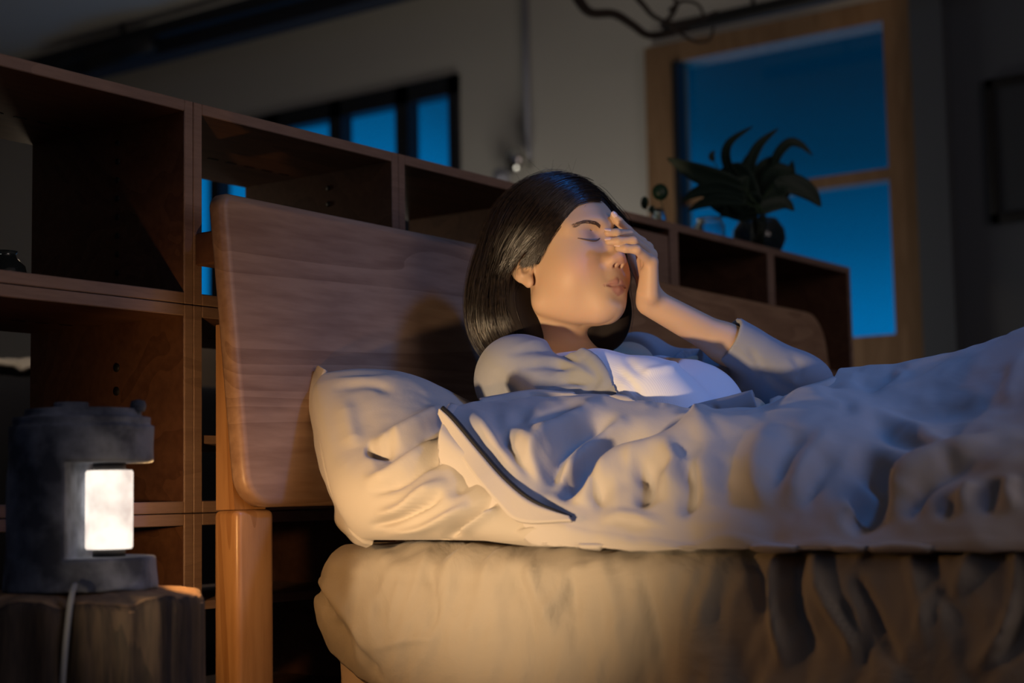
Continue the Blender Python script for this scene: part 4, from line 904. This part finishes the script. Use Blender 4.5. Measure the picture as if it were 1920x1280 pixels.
def strands(guides, NS, dens, name, jit=.0035, rad=.00055, clump=.45, offs=.0022, seed=1, skin=False):
    rg = np.random.default_rng(seed); Gd = np.array([catmull(g, 4) for g in guides]); ng, nt_ = Gd.shape[:2]
    gs = rg.random(NS); gs = np.where(rg.random(NS) < dens, gs*.5, gs)*(ng-1); i0 = np.clip(gs.astype(int), 0, ng-2); fr = (gs-i0)[:, None, None]
    P = Gd[i0]*(1-fr)+Gd[i0+1]*fr; P = P+rg.normal(0, 1, (NS, 1, 3))*jit; wob = rg.normal(0, 1, (NS, 4, 3))*.0030
    P = P+np.stack([np.array([np.interp(np.linspace(0, 3, nt_), range(4), wob[k, :, c]) for c in range(3)]).T for k in range(NS)])
    sd = (lambda p: head_sdf(p)-.004) if skin else hs0
    Pf = P.reshape(-1, 3); n, st = grad(sd, Pf, .002); Pf = Pf-st; Pf = Pf+n*np.repeat(rg.normal(0, offs, NS), nt_)[:, None]
    cl = np.clip(np.round(gs*26)/26, 0, ng-1); ic = np.clip(cl.astype(int), 0, ng-2); fc = (cl-ic)[:, None, None]; Pc = (Gd[ic]*(1-fc)+Gd[ic+1]*fc).reshape(-1, 3)
    n2, st2 = grad(sd, Pc, .002); Pc = Pc-st2+n2*.001; tt = np.tile(np.linspace(0, 1, nt_), NS); Pf = Pf+(Pc-Pf)*(clump*tt)[:, None]
    tl = rg.uniform(.80, 1.0, NS); Pl = Pf.reshape(NS, nt_, 3); Pn = Pl.copy()     # uneven lengths
    for k in range(NS):
        x = np.linspace(0, tl[k], nt_)*(nt_-1)
        for c_ in range(3): Pn[k, :, c_] = np.interp(x, range(nt_), Pl[k, :, c_])
    P = HO+HS*(Pn.reshape(-1, 3)@HA); P = P.reshape(NS, nt_, 3); nrm_ = (n@HA).reshape(NS, nt_, 3)
    side_ = np.cross(np.gradient(P, axis=1), nrm_); side_ /= np.linalg.norm(side_, axis=2, keepdims=True)+1e-9
    prof_ = np.array([.7, 1, 1, .95]+[.9]*(nt_-6)+[.6, .15])*rad; k3 = [(1, 0), (-.5, .87), (-.5, -.87)]
    Vh = np.stack([P+side_*(c*prof_[None, :, None])+nrm_*(s*prof_[None, :, None]) for c, s in k3], 2).reshape(-1, 3)
    bi = (np.arange(NS)[:, None, None]*nt_+np.arange(nt_-1)[None, :, None])*3; j = np.arange(3)[None, None]
    return Vh, np.stack([bi+j, bi+(j+1) % 3, bi+3+(j+1) % 3, bi+3+j], -1).reshape(-1, 4)
Va, Fa = strands(GN+GFar, 8500, .62, 'a', seed=3)
Vb, Fb = strands(GT, 900, 0, 'b', jit=.0022, clump=.2, offs=.0012, rad=.0004, seed=4)
Vc, Fc_ = strands(GN+GFar, 1500, .62, 'c', seed=9, clump=.1, offs=.0045, rad=.00035, jit=.006); Va, Fa = np.vstack([Va, Vc]), np.vstack([Fa, Fc_+len(Va)])
fobj('hair_strands', np.vstack([Va, Vb]), np.vstack([Fa, Fb+len(Va)]), M_lock, hair)
# loose wisps on the crown and fringe hairs by the ear
bm = bmesh.new()
for k in range(170):
    a = rng.uniform(-.03, .085); l0 = rng.uniform(-.03, .03); p0 = np.array([a, l0, .142-2.2*max(0, a-.02)**1.5*3]); d = rng.normal(0, 1, 3)*np.array([.5, .5, .3])+np.array([.1, 0, .55]); d /= np.linalg.norm(d)
    L_ = rng.uniform(.010, .030); c = rng.normal(0, 1, 3)*.013
    pts = [HO+HS*((p0+d*L_*t+c*t*t-np.array([0, 0, .012])*t*t)@HA) for t in np.linspace(0, 1, 6)]; add_tube(bm, pts, [.00022, .00020, .00018, .00015, .00012, .0001], 3, False)
bobj('hair_wisps', bm, M_lock, hair)
# ------------------------------------------------------------------ concrete lamp on the stump
LC = at(152, 1104, 1.85); lz = lambda y: at(155, y, 1.85)[2]
lc = np.array([LC[0], LC[1], 0.0]); zb, zt = lz(1104), lz(772)
RH = np.array([_R[0], _R[1], 0]); RH /= np.linalg.norm(RH)
def lamp_sdf(p):
    q = p-lc.astype(f32); r = np.sqrt(q[:, 0]**2+q[:, 1]**2); n = .0012*np.sin(q[:, 0]*90+q[:, 2]*60)*np.sin(q[:, 1]*80)
    d = np.maximum(r-(.0825+.004*np.clip((zt-q[:, 2])/.2, 0, 1)+.05*np.clip(zb+.02-q[:, 2], 0, .02)), np.maximum(zb-q[:, 2], q[:, 2]-lz(800))); d = d-n
    cap_ = np.maximum(r-.079, np.maximum(lz(800)-.01-q[:, 2], q[:, 2]-lz(782))); d = su(d, cap_, .004)
    cap_ = np.maximum(r-.066-.25*(lz(775)-q[:, 2]), np.maximum(lz(790)-q[:, 2], q[:, 2]-lz(766))); d = su(d, cap_, .006)
    c2 = cap(p, lc+np.array([-.010, -.008, lz(768)]), lc+np.array([-.010, -.008, lz(754)]), .020); d = su(d, np.maximum(c2, p[:, 2]-lz(752)), .003)
    for k in range(4):
        o = lc+RH*0; s_ = (q@RH.astype(f32))
    cut = np.maximum(np.maximum(.003-s_, q[:, 2]-lz(868)), lz(1044)-q[:, 2]); d = ss(d, cut, .004)
    return d
M_conc, _b, _nt = principled('weathered_concrete', (.16, .17, .19), .85); _tc = N_(_nt, 'ShaderNodeTexCoord'); _n = N_(_nt, 'ShaderNodeTexNoise'); _n.inputs['Scale'].default_value = 22; _n.inputs['Detail'].default_value = 8
_nt.links.new(_tc.outputs['Object'], _n.inputs[0]); _c = N_(_nt, 'ShaderNodeValToRGB'); _c.color_ramp.elements[0].position = .38; _c.color_ramp.elements[0].color = (.05, .06, .085, 1); _c.color_ramp.elements[1].position = .62; _c.color_ramp.elements[1].color = (.20, .23, .29, 1)
_nt.links.new(_n.outputs['Fac'], _c.inputs[0]); _nt.links.new(_c.outputs[0], _b.inputs['Base Color']); _bp = N_(_nt, 'ShaderNodeBump'); _bp.inputs['Strength'].default_value = .6; _bp.inputs['Distance'].default_value = .004; _nt.links.new(_n.outputs['Fac'], _bp.inputs['Height']); _nt.links.new(_bp.outputs[0], _b.inputs['Normal'])
lamp = empty('table_lamp', (LC[0], LC[1], zb)); tag(lamp, 'round rough concrete lamp glowing white from a notch, standing on the stump', 'lamp')
V, Fq = surface_nets(lamp_sdf, lc+np.array([-.11, -.11, zb-.01]), lc+np.array([.11, .11, zt+.03]), .003); child(fobj('lamp_body', V, Fq, M_conc), lamp)
M_glow = bpy.data.materials.new('lamp_glow'); M_glow.use_nodes = True; _nt = M_glow.node_tree; _b = _nt.nodes['Principled BSDF']; _b.inputs['Base Color'].default_value = (.2, .18, .16, 1)
_tc = N_(_nt, 'ShaderNodeTexCoord'); _n = N_(_nt, 'ShaderNodeTexNoise'); _n.inputs['Scale'].default_value = 26; _n.inputs['Detail'].default_value = 3; _nt.links.new(_tc.outputs['Object'], _n.inputs[0]); _c = N_(_nt, 'ShaderNodeValToRGB')
_c.color_ramp.elements[0].position = .3; _c.color_ramp.elements[0].color = (.60, .50, .44, 1); _c.color_ramp.elements[1].position = .6; _c.color_ramp.elements[1].color = (1, .88, .76, 1)
_nt.links.new(_n.outputs['Fac'], _c.inputs[0]); _nt.links.new(_c.outputs[0], _b.inputs['Emission Color']); _b.inputs['Emission Strength'].default_value = 1.25
tcn = lc+RH*.0325
bm = bmesh.new(); add_lathe(bm, [(0, lz(1030)), (.026, lz(1030)), (.0275, lz(1026)), (.0275, lz(886)), (.026, lz(882)), (0, lz(882))], tcn, 32); child(bobj('glowing_tube', bm, M_glow), lamp)
for z0, z1 in ((1044, 1030), (882, 868)):
    bm = bmesh.new(); add_lathe(bm, [(0, lz(z0)-.002), (.019, lz(z0)-.002), (.019, lz(z1)+.002), (0, lz(z1)+.002)], tcn, 24); child(bobj('tube_holder', bm, M_black), lamp)
kn = lc+RH*.066+np.array([0, 0, lz(790)]); bm = bmesh.new(); add_tube(bm, [kn-np.array([0, 0, .01]), kn+np.array([0, 0, .014])], .004, 10); add_lathe(bm, [(0, .010), (.008, .012), (.0095, .018), (.008, .024), (0, .026)], kn, 16); child(bobj('switch_knob', bm, M_conc), lamp)
for dd in (0.052,):
    l_ = bpy.data.lights.new('lamp_tube_light', 'SPOT'); l_.spot_size = math.radians(165); l_.spot_blend = .5; l_.energy = LAMP_W; l_.color = (1.0, .50, .16); l_.shadow_soft_size = .012
    lo_ = bpy.data.objects.new('lamp_tube_light', l_); COL.objects.link(lo_); lo_.location = lc+RH*(.0325+.0275+.014)+np.array([0, 0, lz(955)]); lo_.rotation_euler = Vector((.25, 1.0, .12)).to_track_quat('-Z', 'Y').to_euler(); child(lo_, lamp)
cordp = catmull([at(140, 1096, 1.755), at(134, 1118, 1.735), at(127, 1170, 1.725), at(121, 1230, 1.72), at(116, 1300, 1.72), at(112, 1400, 1.73), at(112, 1700, 1.74), at(120, 2250, 1.76)], 6)
o = tube('power_cord', cordp, .0034, principled('cord_grey', (.30, .33, .36), .5)[0]); child(o, lamp)
# stump
sc_ = np.array([at(140, 1110, 1.86)[0], at(140, 1110, 1.86)[1], 0]); n = 140; V = []; zs_ = [0, .02]+list(np.linspace(.05, zb-.02, 26))+[zb-.008, zb-.002, zb-.0005, zb-.0005, zb-.0005]
for i, z in enumerate(zs_):
    a = np.linspace(0, 2*math.pi, n, endpoint=False); ca, sa = np.cos(a), np.sin(a)
    rr = .150+.010*np.sin(3*a+1)+.008*np.sin(5*a+2.2)+.004*vnoise(np.column_stack([ca*3, sa*3, np.full(n, z*3)]), 5)+.014*(.4-np.abs(vnoise(np.column_stack([ca*9, sa*9, np.full(n, z*2.0)]), 6)))+.020*max(0, .25-z)
    k = i-(len(zs_)-5); ins = {0: .001, 1: .004, 2: .012, 3: .06, 4: .12}.get(k, 0); rr = rr-ins
    V.append(np.column_stack([sc_[0]+rr*ca, sc_[1]+rr*sa, np.full(n, z)+ (0.006*vnoise(np.column_stack([ca*7, sa*7, ca*0]), 8)-.0075 if k in (0, 1, 2) else 0)]))
Vf = np.vstack(V); m = len(zs_); Fc = [(i*n+j, i*n+(j+1) % n, (i+1)*n+(j+1) % n, (i+1)*n+j) for i in range(m-1) for j in range(n)]+[tuple((m-1)*n+j for j in range(n))]
M_bark = wood('stump_wood', (.018, .014, .012), (.06, .042, .030), 'Z', 3.0, .8, 8)
M_cut = wood('stump_cut', (.20, .12, .065), (.32, .21, .12), 'Z', 2.5, .7, 5)
st_ = obj('tree_stump', Vf, Fc, M_bark); st_.data.materials.append(M_cut); tag(st_, 'rough tree stump serving as bedside table under the glowing lamp', 'stump')
for p in st_.data.polygons:
    if p.normal.z > .6: p.material_index = 1
# ------------------------------------------------------------------ sofa, throw and cushions beyond the shelf
M_sofa = cloth('sofa_fabric', (.020, .022, .030), (.030, .032, .042), 600, .3); Z0 = 3.4
p0, p1 = at(-120, 700, Z0), at(430, 705, Z0); sx0 = (p0[0]+p1[0])/2-.10
sofa = empty('sofa', (sx0-.2, .5, 0)); tag(sofa, 'dark sofa standing behind the shelf divider, glimpsed past the lamp', 'sofa')
child(box('backrest', (sx0-.06, .05, .25), (sx0+.10, 1.45, .885), M_sofa, bev=.045, seg=5, smooth=True), sofa)
child(box('seat', (sx0-.80, .05, .12), (sx0-.065, 1.45, .44), M_sofa, bev=.05, seg=5, smooth=True), sofa)
for yy in (-.06, 1.455): child(box('armrest', (sx0-.80, yy, .1), (sx0+.10, yy+.105, .62), M_sofa, bev=.04, seg=5, smooth=True), sofa)
for xx in (sx0-.75, sx0+.03):
    for yy in (.02, 1.43): child(box('leg', (xx, yy, 0), (xx+.05, yy+.05, .13), M_black, bev=.004), sofa)
def drape(name, lo, hi, z, drop, mat, lab, cat, seed, amp=.012):
    nu_, nv_ = 60, 60; V = []
    for i in range(nu_):
        t = i/(nu_-1); x_ = lo[0]+(hi[0]-lo[0])*t
        for j in range(nv_):
            s = j/(nv_-1); V.append((x_, lo[1]+(hi[1]-lo[1])*s, z-drop*max(0, abs(2*t-1)-.72)/.28))
    V = np.array(V); N__ = vnormals(V, nu_, nv_); N__ *= np.sign(N__[:, 2:3].mean()); V = V+N__*(amp*(1.2+fbm(V*np.array([12, 14, 12]), seed, 4)))[:, None]
    o = obj(name, V, grid_faces(nu_, nv_), mat); md = o.modifiers.new('s', 'SOLIDIFY'); md.thickness = .012; md.offset = 1; tag(o, lab, cat); return o
M_throw = cloth('throw_wool', (.75, .70, .62), (.82, .78, .70), 200, .8)
drape('throw_blanket', (sx0-.055, .30), (sx0+.085, .80), .888, .01, M_throw, 'crumpled cream throw lit brightly on top of the dark sofa back', 'blanket', 61, .014)
M_cush = cloth('beige_cushion', (.45, .36, .26), (.52, .42, .31), 500, .4)
bm = bmesh.new(); bmesh.ops.create_uvsphere(bm, u_segments=32, v_segments=20, radius=1)
for v in bm.verts:
    c_ = v.co; x, y, z = c_; f_ = lambda a: math.copysign(abs(a)**.55, a); v.co = Vector((sx0-.145+.075*f_(x)*(1-.3*abs(z)), 1.27+.165*f_(y), .82+.215*f_(z)))
tag(bobj('cushion', bm, M_cush), 'beige cushion on the sofa, seen through the gap beside the bedpost', 'cushion')
cl_ = on(8, 862, 'x', SX-.42); 
bm = bmesh.new(); bmesh.ops.create_uvsphere(bm, u_segments=32, v_segments=20, radius=1)
for v in bm.verts:
    x, y, z = v.co; f_ = lambda a: math.copysign(abs(a)**.6, a); v.co = Vector((SX-.17+.09*f_(x), -.325+.075*f_(y), .664+.012*fbm(np.array([[x*2, y*2, z*2]]), 4)[0]+.028*f_(z)))
tag(bobj('folded_cloth', bm, M_throw), 'pale bundled cloth on the shelf board, half hidden by the lamp', 'cloth')
# glass ball on the shelf floor at the far left
M_glassd = principled('dark_glass', (.05, .07, .08), .05, **{'Transmission Weight': .6, 'IOR': 1.45, 'Coat Weight': .5})[0]
gj = on(8, 492, 'x', SX-.25); gz = SZ-PH+TH
bm = bmesh.new(); add_lathe(bm, [(0, 0), (.020, 0), (.030, .012), (.034, .030), (.030, .048), (.018, .060), (.016, .066), (.019, .070)], (gj[0], gj[1], gz+.0015), 32)
tag(bobj('glass_jar', bm, M_glassd), 'small round dark glass jar on the far-left shelf board', 'jar')
# ------------------------------------------------------------------ plants on the shelf
M_leaf, _b, _ = principled('dark_leaf', (.010, .032, .020), .6); M_leaf2 = principled('round_leaf', (.012, .045, .026), .4)[0]; M_stem = principled('stem_green', (.03, .07, .03), .6)[0]
M_clear = principled('clear_glass', (.75, .85, .88), .03, **{'Transmission Weight': 1.0, 'IOR': 1.45})[0]
M_vase = principled('smoked_glass', (.06, .10, .12), .04, **{'Transmission Weight': .75, 'IOR': 1.45})[0]
vx = SX-.09; vy = on(1423, 440, 'x', vx)[1]; vb = (vx, vy, SZ+.0008)
def shell(name, prof, c, mat, lab, cat, th=.0025):
    bm = bmesh.new(); inner = [(max(r-th, 0), z+th*(1 if i < 2 else 0)) for i, (r, z) in enumerate(prof)]; add_lathe(bm, prof+inner[::-1], c, 48); return tag(bobj(name, bm, mat), lab, cat)
shell('glass_vase', [(0, 0), (.036, 0), (.056, .014), (.067, .040), (.064, .066), (.052, .084), (.047, .092)], vb, M_vase, 'round smoked glass vase holding the leafy plant on the shelf', 'vase')
jx = SX-.14; jy = on(1330, 420, 'x', jx)[1]
shell('glass_jar', [(0, 0), (.034, 0), (.038, .010), (.038, .060), (.030, .074), (.032, .080)], (jx, jy, SZ+.0008), M_clear, 'clear glass jar on the shelf just left of the vase', 'jar')
plant = empty('potted_plant', (vx, vy, SZ+.01)); tag(plant, 'dark arching leafy plant silhouetted before the big blue window', 'plant')
def leaf(pts, wd, mat, root, tilt=0.0, name='leaf', fold=.25):
    C_ = catmull(pts, 6); n_ = len(C_); V = []; vd = np.array(CAM)-C_[n_//2]; vd /= np.linalg.norm(vd)
    for i, c in enumerate(C_):
        t = i/(n_-1); d = C_[min(i+1, n_-1)]-C_[max(i-1, 0)]; d /= np.linalg.norm(d)+1e-9; s = np.cross(d, vd); s /= np.linalg.norm(s)+1e-9; up = np.cross(s, d); s = s*math.cos(tilt)+up*math.sin(tilt); up = np.cross(s, d)
        w_ = wd*(math.sin(math.pi*min(1, .04+t**.8*.96))**.75)*(1-.15*t)+.0006
        for k in (-1, -.5, 0, .5, 1): V.append(c+s*w_*k+up*(abs(k)**1.5*w_*fold))
    o = obj(name, V, grid_faces(n_, 5), mat); md = o.modifiers.new('s', 'SOLIDIFY'); md.thickness = .0012; md.offset = 0; return child(o, root)
B0 = (1425, 400, 3.62)
LV = [([(1395, 350), (1340, 335), (1295, 318), (1250, 296)], 3.55, .026, .2), ([(1390, 345), (1364, 305), (1368, 268), (1412, 236)], 3.6, .013, .5), ([(1410, 335), (1408, 305), (1425, 270), (1460, 240)], 3.65, .014, .3),
      ([(1450, 330), (1458, 292), (1480, 268), (1502, 272), (1524, 292)], 3.7, .013, .4), ([(1450, 345), (1485, 345), (1518, 362), (1540, 388)], 3.62, .026, .3), ([(1400, 365), (1350, 352), (1310, 358), (1278, 378)], 3.5, .018, .3),
      ([(1400, 380), (1350, 375), (1315, 382), (1290, 396)], 3.5, .013, .2), ([(1420, 395), (1400, 350), (1385, 320), (1350, 318)], 3.6, .028, .2), ([(1425, 395), (1440, 350), (1455, 320), (1490, 318)], 3.66, .028, .5), ([(1425, 390), (1420, 350), (1430, 315), (1448, 292)], 3.7, .022, .3),
      ([(1430, 400), (1455, 370), (1478, 340), (1486, 300)], 3.7, .024, .2), ([(1415, 400), (1385, 380), (1350, 350), (1322, 322)], 3.64, .026, .6), ([(1420, 400), (1390, 395), (1345, 380), (1310, 350)], 3.56, .024, .2), ([(1420, 395), (1400, 360), (1392, 330), (1400, 290)], 3.72, .020, .4),
      ([(1410, 400), (1440, 385), (1470, 380), (1490, 395)], 3.56, .020, .3), ([(1420, 390), (1370, 360), (1345, 345), (1330, 330)], 3.72, .024, .1), ([(1430, 395), (1450, 372), (1462, 350), (1480, 345)], 3.6, .026, .3), ([(1400, 400), (1380, 370), (1390, 345), (1405, 330)], 3.55, .026, .3), ([(1425, 385), (1410, 375), (1365, 395), (1350, 405)], 3.55, .022, .3)]
for pts, z, w_, ti in LV:
    P_ = [at(a, b, z+.01*i) for i, (a, b) in enumerate(pts)]; leaf(P_, w_, M_leaf, plant, ti)
    child(tube('stem', catmull([np.array([vx+random.uniform(-.02, .02), vy+random.uniform(-.02, .02), SZ+.02]), at(1423+random.uniform(-12, 12), 405, (z+3.62)/2), P_[0]], 5), .0018, M_stem, n=6), plant)
leaf([at(1338, 302, 3.6), at(1334, 292, 3.6), at(1340, 282, 3.6)], .007, M_leaf, plant); child(tube('stem', catmull([np.array([vx, vy-.02, SZ+.03]), at(1375, 370, 3.6), at(1338, 302, 3.6)], 5), .0012, M_stem, n=6), plant)
sp_ = empty('round_leaf_sprig', tuple(at(1225, 412, 3.3))); tag(sp_, 'small sprig with round green leaves beside the large dark plant', 'plant')
ctr = at(1236, 420, 3.42)
for (a, b, r, ti) in ((1238, 360, .0175, .0), (1208, 380, .013, 1.0), (1222, 392, .008, .6)):
    c = at(a, b, 3.42); V = [c+(_U*math.sin(t)*r*1.05+_R*math.cos(t)*r*math.cos(ti)-_F*math.cos(t)*r*math.sin(ti)) for t in np.linspace(0, 2*math.pi, 24, endpoint=False)]+[c-_F*.003]
    o = obj('leaf', V, [(i, (i+1) % 24, 24) for i in range(24)], M_leaf2); md = o.modifiers.new('s', 'SOLIDIFY'); md.thickness = .0012; child(o, sp_)
    child(tube('stem', catmull([ctr-_U*.0, (ctr+c)/2+_R*.006, c-_U*r], 5), .0010, M_stem, n=6), sp_)
bx = ctr.copy(); bx[2] = SZ+.0008; bx = bx
shell('bud_glass', [(0, 0), (.014, 0), (.016, .006), (.012, .02), (.010, .028)], tuple(bx), M_clear, 'tiny glass holding the round-leaf sprig', 'vase', .0015)
